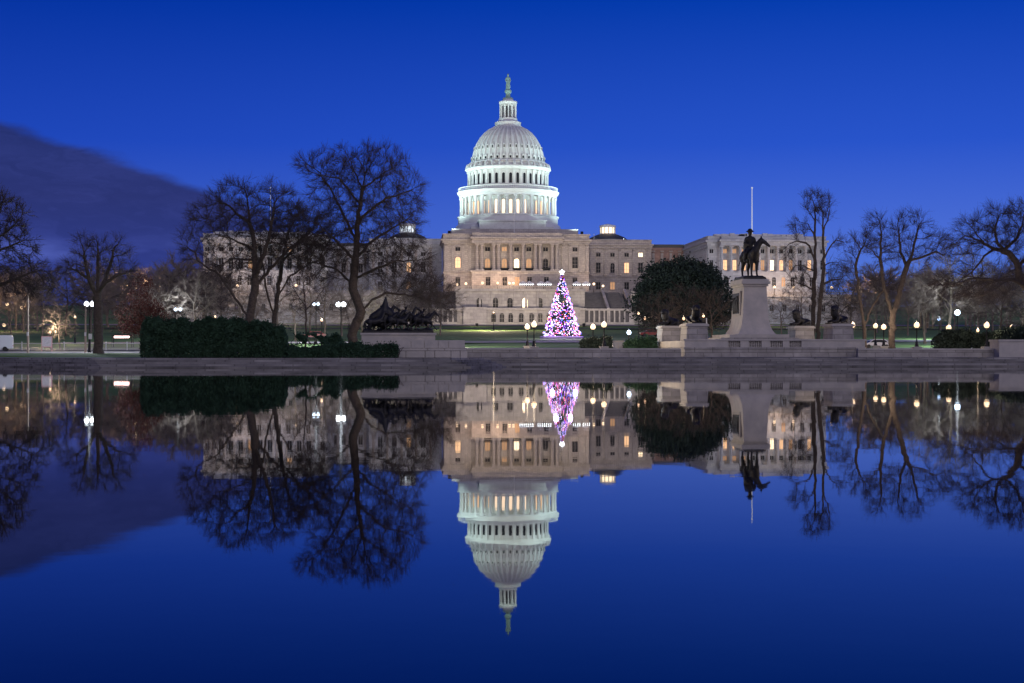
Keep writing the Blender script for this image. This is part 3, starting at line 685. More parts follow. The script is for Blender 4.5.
def rider_mesh(hat=True, lean=0.0, arm=None, cloak=True):
    y = lambda z: -lean*(z-1.9)
    ch = [([(0, .05, 1.95), (0, y(2.3), 2.3), (0, y(2.65), 2.65)], [.23, .22, .26]),
          ([(-.2, y(2.68), 2.68), (.2, y(2.68), 2.68)], [.14, .14]),
          ([(0, y(2.8), 2.75), (0, y(2.95), 2.98)], [.10, .12])]
    for sx in (-1, 1):
        ch.append(([(sx*.2, .0, 1.95), (sx*.46, -.30, 1.62), (sx*.48, -.18, 1.12), (sx*.48, -.38, 1.04)], [.19, .15, .10, .08]))
        if arm and sx == 1: ch.append(([(sx*.26, y(2.7), 2.68), (sx*.45, y(2.7)-.2, 2.95), (sx*.5, y(2.7)-.35, 3.3)], [.12, .09, .07]))
        else: ch.append(([(sx*.27, y(2.68), 2.68), (sx*.42, y(2.4)-.02, 2.32), (sx*.16, -.42-lean*.4, 2.2)], [.125, .10, .07]))
    balls = [((0, y(3.02), 3.06), (.15, .17, .19), (0, 0, 0))]
    if hat: balls += [((0, y(3.1), 3.17), (.32, .34, .05), (0, 0, 0)), ((0, y(3.2), 3.25), (.17, .19, .13), (0, 0, 0))]
    else: balls += [((0, y(3.1), 3.16), (.18, .24, .08), (0, 0, 0))]
    if cloak: ch.append(([(0, .15+y(2.6), 2.62), (0, .36, 2.2), (0, .5, 1.8)], [.27, .34, .30]))
    return blob('rider', BRONZE, .04, ch, balls=balls)
es = thing('equestrian_statue', (mx, 172.2-.2, 2.95+6.5), 'dark bronze rider in brimmed hat on standing horse atop tall pedestal', 'statue')
s = MB(); s.box(-1.25, 1.25, -2.3, 2.5, 0, .28); s.frus(0, 0, .28, .42, 1.15, 2.2, 1.0, 2.0)
s.build('plinth', BRONZE, es)
K = 1.62
h = put('horse', horse_mesh('stand', R(58)), es, (0, 0, .36), R(9)); h.scale = (K, K, K)
r_ = put('rider', rider_mesh(True, 0), es, (0, .0, .36), R(9)); r_.scale = (K, K, K)
sdm = MB(); sdm.tube([(-.5, .1, 1.5), (-.52, .55, 1.1), (-.5, .9, .8)], [.035, .03, .02], 6); sdm.tube([(-.46, -.5, 1.9), (-.42, -.2, 2.0)], .03, 5)
sw = sdm.build('sabre', BRONZE, es, (0, 0, .36)); sw.scale = (K, K, K); sw.rotation_euler = (0, 0, R(9))

# lions on their pedestals
def lion_mesh(hturn=0.0):
    a, c = math.sin(hturn), math.cos(hturn)
    ch = [([(0, .85, .38), (0, .3, .42), (0, -.35, .62)], [.33, .34, .40]),
          ([(0, -.45, .75), (0, -.6, 1.15)], [.42, .40]),
          ([(0, .95, .25), (.25, 1.1, .12), (.45, .7, .08)], [.12, .07, .06])]
    for sx in (-1, 1):
        ch.append(([(sx*.27, -.35, .45), (sx*.3, -.5, .2), (sx*.28, -1.15, .12)], [.18, .14, .12]))
        ch.append(([(sx*.3, .8, .4), (sx*.42, .45, .25), (sx*.42, .15, .13), (sx*.44, -.1, .1)], [.26, .2, .12, .11]))
    hx, hy = a*.12, -.66-c*.12
    balls = [((0, -.52, 1.22), (.44, .40, .48), (0, 0, 0)), ((hx, hy-.06, 1.36), (.27, .30, .29), (0, 0, 0)), ((hx+a*.26, hy-.06-c*.26, 1.28), (.15, .18, .15), (0, 0, 0)),
             ((-.2, -.62, 1.62), (.08, .06, .09), (0, 0, 0)), ((.2, -.62, 1.62), (.08, .06, .09), (0, 0, 0))]
    return blob('lion', BRONZE, .05, ch, balls=balls)
LM = [lion_mesh(0.0), lion_mesh(.6)]
lions = [(-7.85, 164, 'bronze lion on the forward pedestal beside the three-lamp gap', R(12), 0, 'bronze lion facing the water on pale pedestal nearest the dark round tree'),
         (7.85, 164, '', R(-55), 1, 'bronze lion on the terrace end pedestal beside the forked trees'),
         (-7.85, 180, '', R(-60), 1, 'bronze lion with raised head on the warm lit end pedestal by the hedge'),
         (7.85, 180, '', R(-70), 1, 'small bronze lion on the pedestal below the tall slender tree')]
pl_ = ['pale stone lion pedestal with warm lit side jutting forward of the terrace', 'grey stone lion pedestal closing the terrace by the forked trees', 'pale stone lion pedestal standing free beside the green hedge', 'low stone lion pedestal behind the parapet under the slender tree']
for (lx, ly, _, rz, vi, lb), pb in zip(lions, pl_):
    hgt_l = 4.4
    p = thing('lion_pedestal', (mx+lx, ly, .75), pb, 'pedestal', 'lion pedestals round the rider')
    s = MB(); hz = hgt_l-.75
    s.frus(0, 0, 0, .9, 1.75, 2.6, 1.70, 2.5); s.frus(0, 0, .9, 1.2, 1.7, 2.5, 1.35, 2.1); s.frus(0, 0, 1.2, 1.9, 1.35, 2.1, 1.18, 1.92); s.frus(0, 0, 1.9, hz-.3, 1.18, 1.92, 1.08, 1.8)
    s.build('pedestal_body', [GRAN], p)
    s = MB(); s.box(-1.25, 1.25, -1.95, 1.95, hz-.3, hz-.08); s.box(-1.12, 1.12, -1.85, 1.85, hz-.08, hz); s.build('cap', [GRANP], p)
    o = thing('lion_statue', (mx+lx, ly, hgt_l), lb, 'statue', 'bronze lions round the rider', rz)
    s = MB(); s.box(-.75, .75, -1.3, 1.35, 0, .12); s.build('plinth', BRONZE, o)
    q = put('lion', LM[vi], o, (0, 0, .1)); q.scale = (1.12, 1.12, 1.12)

# cavalry group on its base
gx_ = mx-39.2; gy_ = 164
cbx = (pt(362, 340, gy_).x+pt(435, 340, gy_).x)/2; hw = (pt(435, 340, gy_).x-pt(362, 340, gy_).x)/2
gb = thing('group_pedestal', (cbx, gy_, .8), 'long pale stone block under the charging bronze horsemen', 'pedestal')
ztop = pt(400, 333, gy_).z-.8
s = MB(); s.box(-hw, hw, -1.6, 3.2, 0, ztop-.2); s.build('pedestal_body', [GRANP], gb)
s = MB(); s.box(-hw-.12, hw+.12, -1.72, 3.32, ztop-.2, ztop); s.build('cap', [GRANP], gb)
sb = thing('stepped_block', ((pt(398, 350, 152).x+pt(465, 350, 152).x)/2, 152, .78), 'stepped block of big pale ashlars in front of the bronze horsemen', 'stone block')
hw2 = (pt(465, 350, 152).x-pt(398, 350, 152).x)/2
s = MB()
z_ = pt(430, 340, 152).z-.78
rb = random.Random(8)
nrow = 3; rows = [0, z_*.42, z_*.56, z_]
for r0 in range(3):
    x = -hw2-.12*(2-r0); xe = hw2+.12*(2-r0); 
    while x < xe-.05:
        w_ = min(xe-x, rb.uniform(.8, 1.9)*(1.6 if r0 == 1 else 1)); s.box(x, x+w_-.06, -1.2-.15*(2-r0), 6, rows[r0], rows[r0+1]-.05); x += w_
s.box(-hw2+.05, hw2-.05, -1.1, 5.9, 0, z_-.03)
s.build('ashlars', [GRANP], sb)
cg = thing('horsemen_group', (cbx, gy_+.8, .8+ztop), 'dark bronze group of charging horsemen with tall draped flag on pale block', 'statue')
s = MB(); s.box(-hw+.2, hw-.15, -1.7, 1.7, 0, .2)
rr = random.Random(5)
for k in range(26):
    x = rr.uniform(-hw+.5, hw-.5); y = rr.uniform(-1.4, 1.4); q = rr.uniform(.25, .6)
    s.add([Vector((x, y, .15))+Vector((v.x*q*1.5, v.y*q, v.z*q*.8)) for v in ICO1[0]], ICO1[1])
s.build('rocky_plinth', BRONZE, cg)
hg = horse_mesh('gallop', 0.15); ra = rider_mesh(False, .35, arm=True); rb_ = rider_mesh(False, .2)
for i, (x, y, z, rz, k, kind) in enumerate([(2.35, -.9, .15, 82, .88, rb_), (.9, .3, .25, 95, .92, ra), (-.3, -.8, .05, 86, .9, rb_), (-1.5, .5, .3, 92, .95, rb_), (1.9, 1.1, .1, 80, .85, ra), (-2.3, -.6, .1, 88, .8, None), (-2.7, .9, .0, 96, .78, rb_)]):
    o = put('horse', hg, cg, (x, y, z), R(rz)); o.scale = (k, k, k); o.rotation_euler = (R(-8 if i % 2 else 6), 0, R(rz))
    if kind and x < 2.6:
        o2 = put('rider', kind, cg, (x-.1, y, z-.25), R(rz)); o2.scale = (k*.95,)*3; o2.rotation_euler = o.rotation_euler
def flg(b):
    b.tube([(-1.75, .1, 1.6), (-1.45, .1, 4.05)], .05, 6)
    b.add([Vector(p) for p in [(-1.45, .1, 4.0), (-1.65, -.25, 3.1), (-1.9, -.5, 2.2), (-2.9, -.4, 2.3), (-2.5, .3, 2.9), (-.7, -.2, 2.4), (-1.0, .25, 3.0), (-1.6, .6, 2.2), (-3.0, .3, 1.5), (-.6, .3, 1.6)]],
          [(0, 1, 4), (1, 2, 3, 4), (0, 6, 1), (6, 5, 2, 1), (0, 4, 7), (0, 7, 6), (4, 3, 8), (4, 8, 7), (7, 9, 6), (6, 9, 5), (8, 3, 2), (8, 2, 9), (9, 2, 5), (7, 8, 9)])
fm = blob('draped_flag', BRONZE, .07, chains=[([(-1.7, .1, 1.2), (-1.55, .1, 2.4), (-1.45, .1, 3.9)], [.9, .55, .07]), ([(-2.9, .1, 1.6), (-2.1, .1, 2.1), (-1.5, .1, 2.9)], [.45, .5, .3]), ([(-.6, .1, 1.6), (-1.2, .1, 2.4)], [.4, .45])], smooth=3)
put('draped_flag', fm, cg, (.1, .1, 0))
# ------------------------------------------------------------------ trees
def grow(skel, env, n_att, step, kill, seed, infl=4.0, depth=1.0, iters=90, floor=None):
    """space colonisation: skel = list of polylines (3-D points); returns nodes, parents"""
    rs = np.random.RandomState(seed)
    nodes = []; par = []
    def near(p):
        d = [(Vector(n)-p).length for n in nodes]; return int(np.argmin(d))
    for li, line in enumerate(skel):
        pts = [Vector(p) for p in line]
        cur = -1
        if nodes: cur = near(pts[0])
        else: nodes.append(tuple(pts[0])); par.append(-1); cur = 0
        prev = Vector(nodes[cur]); ph = rs.uniform(0, 6)
        for a in pts[1:]:
            n = max(1, int((a-prev).length/step)); p0 = prev.copy()
            for k in range(1, n+1):
                q = p0+(a-p0)*(k/n); q = q+Vector(rs.normal(0, step*.10, 3)) if k < n else q
                nodes.append(tuple(q)); par.append(cur); cur = len(nodes)-1
            prev = a
    A = []
    vols = [e[3]*e[4]*e[5] for e in env]; tot = sum(vols)
    for e, vv in zip(env, vols):
        m = int(n_att*vv/tot)
        q = rs.normal(size=(m, 3)); q /= np.linalg.norm(q, axis=1)[:, None]; q *= rs.uniform(0, 1, (m, 1))**(1/2.4)
        A.append(q*np.array(e[3:6])+np.array(e[:3]))
    A = np.concatenate(A)
    if floor is not None: A = A[A[:, 2] > floor]
    P = np.array(nodes, float); par = list(par)
    DR = np.array([(P[i]-P[par[i]]) if par[i] >= 0 else (0, 0, step) for i in range(len(P))]); DR = DR/np.maximum(np.linalg.norm(DR, axis=1), 1e-6)[:, None]
    best = np.full(len(A), 1e9); bi = np.zeros(len(A), int)
    def upd(i0):
        nonlocal best, bi
        for s in range(i0, len(P), 400):
            d = np.linalg.norm(A[:, None, :]-P[None, s:s+400, :], axis=2); j = d.argmin(1); dm = d[np.arange(len(A)), j]
            w = dm < best; best[w] = dm[w]; bi[w] = j[w]+s
    upd(0); 
    kids = np.zeros(200000, int)
    for it in range(iters):
        keep = (best > kill) & (kids[bi] < 3); A = A[keep]; best = best[keep]; bi = bi[keep]
        if len(A) == 0: break
        act = best < infl*(3 if it < 8 else 1)
        if not act.any():
            act = best <= best.min()+step
        V = A[act]-P[bi[act]]; V /= np.linalg.norm(V, axis=1)[:, None]
        acc = np.zeros_like(P); np.add.at(acc, bi[act], V); idx = np.unique(bi[act])
        kids[idx] += 1
        d = acc[idx]; ln = np.linalg.norm(d, axis=1); d = d/np.maximum(ln, 1e-6)[:, None]
        d = d+DR[idx]*.55+rs.normal(0, .13, d.shape); d[:, 2] += .05; d /= np.linalg.norm(d, axis=1)[:, None]
        i0 = len(P); P = np.concatenate([P, P[idx]+d*step]); DR = np.concatenate([DR, d]); par += idx.tolist(); upd(i0)
    return P, np.array(par)
def tubes(P, Q, r0, r1, n):
    d = Q-P; ln = np.linalg.norm(d, axis=1, keepdims=True); d = d/np.maximum(ln, 1e-6)
    ref = np.where(np.abs(d[:, 2:3]) > .9, np.array([[1., 0, 0]]), np.array([[0, 0, 1.]]))
    a = np.cross(d, ref); a /= np.linalg.norm(a, axis=1, keepdims=True); b_ = np.cross(d, a)
    t = np.arange(n)*2*PI/n; c, s_ = np.cos(t), np.sin(t)
    ring = a[:, None, :]*c[None, :, None]+b_[:, None, :]*s_[None, :, None]
    v0 = P[:, None, :]+ring*r0[:, None, None]; v1 = Q[:, None, :]+ring*r1[:, None, None]
    V = np.concatenate([v0, v1], axis=1).reshape(-1, 3)
    m = len(P); base = (np.arange(m)*2*n)[:, None]; k = np.arange(n); k2 = (k+1) % n
    Fc = np.stack([base+k, base+k2, base+n+k2, base+n+k], axis=2).reshape(-1, 4)
    return V, Fc
def np_mesh(name, V, Fq, mats, smooth=True):
    me = bpy.data.meshes.new(name); nv, nf = len(V), len(Fq); k = Fq.shape[1]
    me.vertices.add(nv); me.vertices.foreach_set('co', np.ascontiguousarray(V, dtype=np.float32).ravel())
    me.loops.add(nf*k); me.loops.foreach_set('vertex_index', np.ascontiguousarray(Fq, dtype=np.int32).ravel())
    me.polygons.add(nf); me.polygons.foreach_set('loop_start', np.arange(0, nf*k, k, dtype=np.int32))
    for m in (mats if isinstance(mats, (list, tuple)) else [mats]): me.materials.append(m)
    me.update(calc_edges=True); me.validate()
    me.polygons.foreach_set('use_smooth', [smooth]*nf)
    return me
def tree_meshes(P, par, seed, rtip=.022, expo=1.95, rtrunk=None, twigs=3, tl=1.0, bark=None, twm=None, thick=.07):
    rs = np.random.RandomState(seed); n = len(P)
    nch = np.zeros(n, int)
    for i in range(1, n): nch[par[i]] += 1
    acc = np.zeros(n); acc[nch == 0] = rtip**expo
    for i in range(n-1, 0, -1): acc[par[i]] += acc[i] if acc[i] > 0 else rtip**expo
    r = np.maximum(acc, rtip**expo)**(1/expo)
    if rtrunk: r = rtip+(r-rtip)*(rtrunk-rtip)/(r[0]-rtip)
    r[0] *= 1.35
    i = np.arange(1, n); p = par[i]
    big = r[p] > thick
    db = P[i[big]]-P[p[big]]; db = db/np.maximum(np.linalg.norm(db, axis=1, keepdims=True), 1e-6)*(r[i[big]]*.45)[:, None]
    Vb, Fb = tubes(P[p[big]]-db, P[i[big]]+db, np.minimum(r[p[big]], r[i[big]]*1.35), r[i[big]], 8)
    sm = ~big
    P0, P1, R0, R1 = P[p[sm]], P[i[sm]], r[p[sm]], r[i[sm]]
    R0 = np.minimum(R0, R1*1.5)
    # twigs at and near the tips
    tip = np.where(r < rtip*3.0)[0]; tip = tip[tip > 0]
    dd = P[tip]-P[par[tip]]; dd /= np.maximum(np.linalg.norm(dd, axis=1, keepdims=True), 1e-6)
    cen = P.mean(0); ow_ = P[tip]-cen; ow_ /= np.maximum(np.linalg.norm(ow_, axis=1, keepdims=True), 1e-6); dd = dd+ow_*.5+np.array([0, 0, .15])
    TP, TQ, T0, T1 = [P0], [P1], [R0], [R1]
    for k in range(twigs):
        d = dd+rs.normal(0, .50, dd.shape); d /= np.linalg.norm(d, axis=1, keepdims=True)
        L_ = rs.uniform(.45, 1.0, (len(tip), 1))*tl; Q = P[tip]+d*L_
        TP.append(P[tip]); TQ.append(Q); T0.append(np.full(len(tip), rtip*.75)); T1.append(np.full(len(tip), rtip*.45))
        d2 = d+rs.normal(0, .6, d.shape); d2 /= np.linalg.norm(d2, axis=1, keepdims=True)
        for q in (.35, .7):
            d2 = d+rs.normal(0, .5, d.shape); d2 /= np.linalg.norm(d2, axis=1, keepdims=True)
            TP.append(P[tip]+d*L_*q); TQ.append(P[tip]+d*L_*q+d2*L_*.6); T0.append(np.full(len(tip), rtip*.55)); T1.append(np.full(len(tip), rtip*.35))
    Vt, Ft = tubes(np.concatenate(TP), np.concatenate(TQ), np.concatenate(T0), np.concatenate(T1), 3)
    return np_mesh('limbs', Vb, Fb, bark or BARK), np_mesh('twigs', Vt, Ft, twm or TWIG)
def bare_tree(base, Yw, limbs, env, label, seed, n_att=1500, step=.55, kill=.95, name='bare_tree', **kw):
    """limbs: polylines of photo points (px, py, depth offset); env: (px, py, half width px, half height px, depth half m, depth offset)"""
    B0 = pt(base[0], base[1], Yw); gz = hgt(Yw) if Yw > 157 else .8; B0.z = gz
    sc_ = B0.length/F
    sk = [[Vector(pt(a, b_, Yw))+Vector((0, d, 0))-B0 for a, b_, d in l] for l in limbs]
    sk[0].insert(0, Vector((0, 0, 0)))
    en = []
    for (a, b_, rx, rz, ry, dy) in env:
        c = pt(a, b_, Yw)-B0; en.append((c.x, c.y+dy, c.z, rx*sc_, ry, rz*sc_))
    P, par = grow(sk, en, n_att, step, kill, seed)
    lm, tm_ = tree_meshes(P, par, seed, **kw)
    o = thing(name, B0, label, 'tree'); put('trunk', lm, o); put('crown', tm_, o)
    return o
TW = dict(twigs=7, tl=1.45, rtip=.0165)
bare_tree((249, 345), 183, [
    [(249, 323, 0), (255, 286, 0), (254, 249, .5), (249, 217, .5), (246, 193, 0)],
    [(247, 318, 0), (220, 275, -1), (199, 261, -1.5), (197, 253, -1.5), (185, 246, -2)],
    [(255, 280, 0), (257, 283, 1), (275, 262, 2), (286, 249, 2.5), (312, 228, 3)],
    [(254, 249, 0), (236, 241, -2), (219, 236, -3)],
    [(254, 262, 0), (232, 257, 2), (217, 264, 3)],
    [(250, 225, 0), (228, 205, 1), (215, 200, 2)],
    [(258, 280, 0), (270, 240, -1.5), (276, 205, -2)]],
    [(238, 203, 34, 24, 6, 0), (276, 208, 30, 26, 6, 0), (216, 222, 30, 20, 5, 0), (200, 248, 20, 20, 4, 0), (250, 228, 40, 22, 6, 0), (290, 232, 38, 32, 6, 0), (240, 262, 40, 22, 5, 0)],
    'wide bare elm rising behind the clipped hedge, its crown over the north wing', 11, 2100, rtrunk=.50, **TW)
bare_tree((273, 345), 190, [
    [(274, 323, 0), (277, 297, 0), (281, 270, 0), (284, 250, 0), (290, 222, 0)],
    [(275, 315, 0), (267, 290, -1), (265, 272, -1), (262, 255, -2)],
    [(277, 297, 0), (290, 275, 1), (303, 267, 1), (325, 256, 2)],
    [(283, 262, 0), (299, 244, -1), (318, 232, -1)]],
    [(290, 240, 30, 34, 5, 0), (318, 245, 22, 22, 4, 0), (262, 250, 16, 28, 4, 0)],
    'smaller bare elm with split trunk between the wide elm and the thin sapling', 12, 1000, rtrunk=.30, **TW)
bare_tree((305.5, 352), 172, [
    [(306, 338, 0), (306, 315, 0), (305, 298, 0), (303, 278, 0)],
    [(306, 312, 0), (316, 300, 0), (324, 288, 0)], [(305, 305, 0), (296, 292, 0), (291, 280, 0)]],
    [(306, 292, 22, 28, 3, 0)],
    'thin bare sapling standing among the low shrubs', 13, 420, step=.45, kill=.7, rtrunk=.10, twigs=2, tl=.8, rtip=.018)
bare_tree((352, 348), 186, [
    [(353, 331, 0), (361, 312, 0), (353, 289, 0), (356, 255, 0), (357, 231, 0), (361, 199, 0), (367, 165, 0)],
    [(355, 295, 0), (346, 308, 0), (349, 322, 0)],
    [(356, 240, 0), (345, 218, 1), (333, 193, 1), (320, 172, 1), (303, 160, 1)],
    [(357, 225, 0), (361, 218, 0), (386, 199, -1), (406, 193, -1), (420, 186, -1)],
    [(362, 190, 0), (352, 165, 2), (345, 150, 2)],
    [(360, 205, 0), (340, 180, -2), (322, 178, -2.5), (304, 170, -3)],
    [(363, 187, 0), (382, 172, 2), (395, 165, 2)],
    [(361, 312, 0), (372, 300, -.5), (386, 293, -1), (418, 297, -1.5), (446, 306, -2)],
    [(356, 262, 0), (372, 240, 2), (392, 226, 3), (410, 215, 3)],
    [(354, 280, 0), (375, 270, -2), (393, 263, -3), (418, 262, -4)],
    [(356, 258, 0), (335, 240, -2), (318, 225, -3), (304, 222, -3)],
    [(354, 285, 0), (335, 268, 2), (318, 262, 3), (302, 262, 3)]],
    [(338, 174, 38, 27, 7, 1), (376, 176, 36, 31, 7, -1), (362, 205, 56, 24, 8, 0), (308, 164, 16, 12, 4, 0), (412, 198, 18, 18, 4, 0), (396, 216, 32, 24, 7, 0), (306, 208, 14, 14, 4, 0), (355, 240, 58, 30, 8, 0), (398, 262, 38, 28, 7, 0), (322, 262, 28, 24, 6, 0), (425, 290, 30, 18, 5, -1)],
    'tallest bare elm with very full crown and long low branch over the bronze horsemen', 14, 3000, rtrunk=.55, **TW)
bare_tree((98.5, 354.4), 197, [
    [(98.5, 330, 0), (98.2, 310, 0), (97, 298, 0), (98, 278, 0), (98, 258, 0), (98, 244, 0)],
    [(97.5, 300, 0), (91, 281, -1), (87, 262, -1), (84, 246, -1)],
    [(98, 298, 0), (105, 275, 1), (111, 257, 1), (113, 247, 1)],
    [(98, 295, 0), (108, 282, -1), (120, 275, -1), (130, 272, -1)],
    [(97, 296, 0), (88, 280, 1), (75, 270, 1), (66, 268, 1)],
    [(98, 305, 0), (110, 298, 0), (120, 294, 0)]],
    [(88, 250, 16, 17, 3, 0), (112, 254, 18, 16, 3, 0), (72, 268, 14, 12, 3, 0), (128, 272, 12, 12, 3, 0), (98, 262, 24, 18, 4, 0)],
    'thick pollarded bare tree beside the double white street lamp', 15, 900, rtrunk=.58, expo=1.9, **TW)
bare_tree((813, 348), 196, [
    [(813, 325, 0), (814, 290, 0), (815, 259, 0), (815, 230, 0), (815, 208, 0), (811, 196, 0)],
    [(815, 262, 0), (811, 250, 0), (806, 243, 0), (797, 241, 0), (789, 244, 0), (783, 250, 0)],
    [(815, 235, 0), (808, 224, 0), (800, 222, 0)], [(814, 290, 0), (804, 284, 1), (793, 280, 1)], [(814, 272, 0), (802, 266, -1), (794, 266, -1)],
    [(815, 220, 0), (806, 208, 0), (804, 200, 0)]],
    [(813, 208, 12, 17, 2.5, 0), (802, 230, 12, 12, 2, 0), (790, 252, 12, 10, 2, 0), (800, 275, 14, 14, 2.5, 0)],
    'tall slender bare tree with branch arching over the low lion', 16, 620, rtrunk=.30, **TW)
bare_tree((817.5, 348), 194, [
    [(818, 325, 0), (821, 295, 0), (824, 266, 0), (823, 241, 0), (823, 212, 0), (815, 195, 0)],
    [(824, 262, 0), (830, 247, 0), (836, 240, 0), (843, 242, 0), (848, 247, 0)],
    [(823, 232, 0), (828, 220, 0), (830, 208, 0)], [(822, 285, 0), (832, 280, 0), (841, 279, 0)], [(824, 268, 0), (832, 262, 1), (840, 262, 1)]],
    [(824, 212, 10, 17, 2.5, 0), (838, 243, 12, 9, 2, 0), (836, 275, 14, 14, 2.5, 0)],
    'second slender bare tree leaning beside its taller neighbour near the end lion', 17, 520, rtrunk=.27, **TW)
bare_tree((865, 350), 182, [
    [(865, 345, 0), (864, 325, 0), (859, 294, 0), (855.5, 266, 0), (859, 254, 0), (864, 246, 0)],
    [(864, 325, 0), (873, 305, 0), (883, 290, 0), (890, 284, 0)]],
    [(861, 246, 12, 14, 2.5, 0), (884, 285, 12, 12, 2, 0), (852, 265, 8, 12, 2, 0)],
    'crooked bare tree forking low beside the terrace end', 18, 460, rtrunk=.24, **TW)
bare_tree((892, 350), 180, [
    [(892, 347, 0), (892.7, 318, 0), (884, 288, 0), (880, 259, 0), (880.6, 228, 0), (878, 218, 0)],
    [(892.7, 318, 0), (898, 299, 0), (905, 272, 0), (912, 255, 0), (918, 228, 0), (922, 218, 0)],
    [(880, 259, 0), (872, 250, 0), (864, 246, 0)], [(906, 266, 0), (903, 252, 1), (902, 239, 1), (900, 224, 1)],
    [(910, 262, 0), (921, 257, -1), (933, 252, -1), (941, 256, -1)], [(884, 285, 0), (876, 278, 1), (871, 277, 1)], [(905, 275, 0), (915, 273, 0), (921, 270, 0)]],
    [(878, 232, 14, 16, 3, 0), (908, 230, 18, 18, 3, 0), (934, 246, 16, 16, 3, 0), (898, 250, 30, 14, 3.5, 0)],
    'large bare tree dividing into two leaning trunks between two globe lamps', 19, 1200, rtrunk=.40, **TW)
bare_tree((1040, 350), 168, [
    [(1040, 330, 0), (1035, 300, 0), (1019, 277, 0), (1018, 266, 0), (1009, 253, 0), (994, 249, 0), (981, 241, 0), (965, 236, 0)],
    [(1010, 255, 0), (1001, 243, 1), (998, 229, 1), (1002, 215, 1)], [(1018, 268, 0), (1026, 255, -1), (1030, 240, -1)], [(1006, 251, 0), (1014, 238, -1), (1019, 226, -1), (1022, 212, -1)],
    [(1030, 285, 0), (1010, 280, -1), (990, 281, -1.5), (968, 279, -2), (950, 284, -2)], [(994, 249, 0), (984, 256, 0), (977, 266, 0)], [(985, 243, 0), (975, 232, 0), (968, 224, 0)],
    [(1000, 281, 0), (985, 292, -2), (965, 300, -3)]],
    [(1000, 232, 38, 24, 6, 0), (1025, 222, 24, 22, 5, 0), (965, 245, 18, 18, 4, 0), (975, 282, 42, 18, 6, 0), (1035, 260, 25, 30, 5, 0)],
    'spreading bare oak with long level boughs above the globe lamp and dark shrubs', 20, 1900, rtrunk=.5, **TW)
bare_tree((-22, 352), 190, [
    [(-22, 320, 0), (-20, 280, 0), (-14, 250, 0), (-6, 225, 0), (2, 205, 0)],
    [(-18, 265, 0), (0, 250, 0), (20, 242, 0), (34, 240, 0)], [(-20, 290, 0), (0, 285, 0), (22, 276, 0), (40, 270, 0)], [(-12, 245, 0), (4, 232, 1), (18, 218, 1)], [(-20, 275, 0), (-35, 250, 0), (-45, 230, 0)]],
    [(0, 222, 26, 30, 6, 0), (10, 252, 30, 22, 6, 0), (22, 280, 32, 18, 6, 0), (-40, 240, 25, 40, 6, 0)],
    'dense dark bare tree leaning in over the road near the white van', 21, 2400, rtrunk=.45, twigs=4, tl=1.2, rtip=.03)

# generic background trees: four shapes, copied
def bg_proto(seed, h, wd, bark, twm, n=480):
    rs = random.Random(seed)
    sk = [[Vector((0, 0, 0)), Vector((rs.uniform(-.3, .3), 0, h*.25)), Vector((rs.uniform(-.6, .6), rs.uniform(-.5, .5), h*.45)), Vector((rs.uniform(-.8, .8), 0, h*.75))]]
    for k in range(4):
        a = k*1.6+rs.random(); z0 = h*(.28+.1*k); sk.append([Vector((0, 0, z0)), Vector((math.cos(a)*wd*.3, math.sin(a)*wd*.3, z0+h*.14)), Vector((math.cos(a)*wd*.62, math.sin(a)*wd*.62, z0+h*.22))])
    en = [(0, 0, h*.62, wd*.9, wd*.9, h*.36), (wd*.25, 0, h*.42, wd*.8, wd*.8, h*.22), (-wd*.3, .5, h*.5, wd*.75, wd*.8, h*.25)]
    P, par = grow(sk, en, n, .7, 1.15, seed, infl=5)
    return tree_meshes(P, par, seed, rtrunk=h*.015, twigs=4, tl=1.6, rtip=.022, bark=bark, twm=twm)
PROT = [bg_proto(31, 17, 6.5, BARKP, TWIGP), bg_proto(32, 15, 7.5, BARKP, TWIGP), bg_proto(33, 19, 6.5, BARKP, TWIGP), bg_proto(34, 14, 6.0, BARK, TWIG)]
PH = [17, 15, 19, 14]
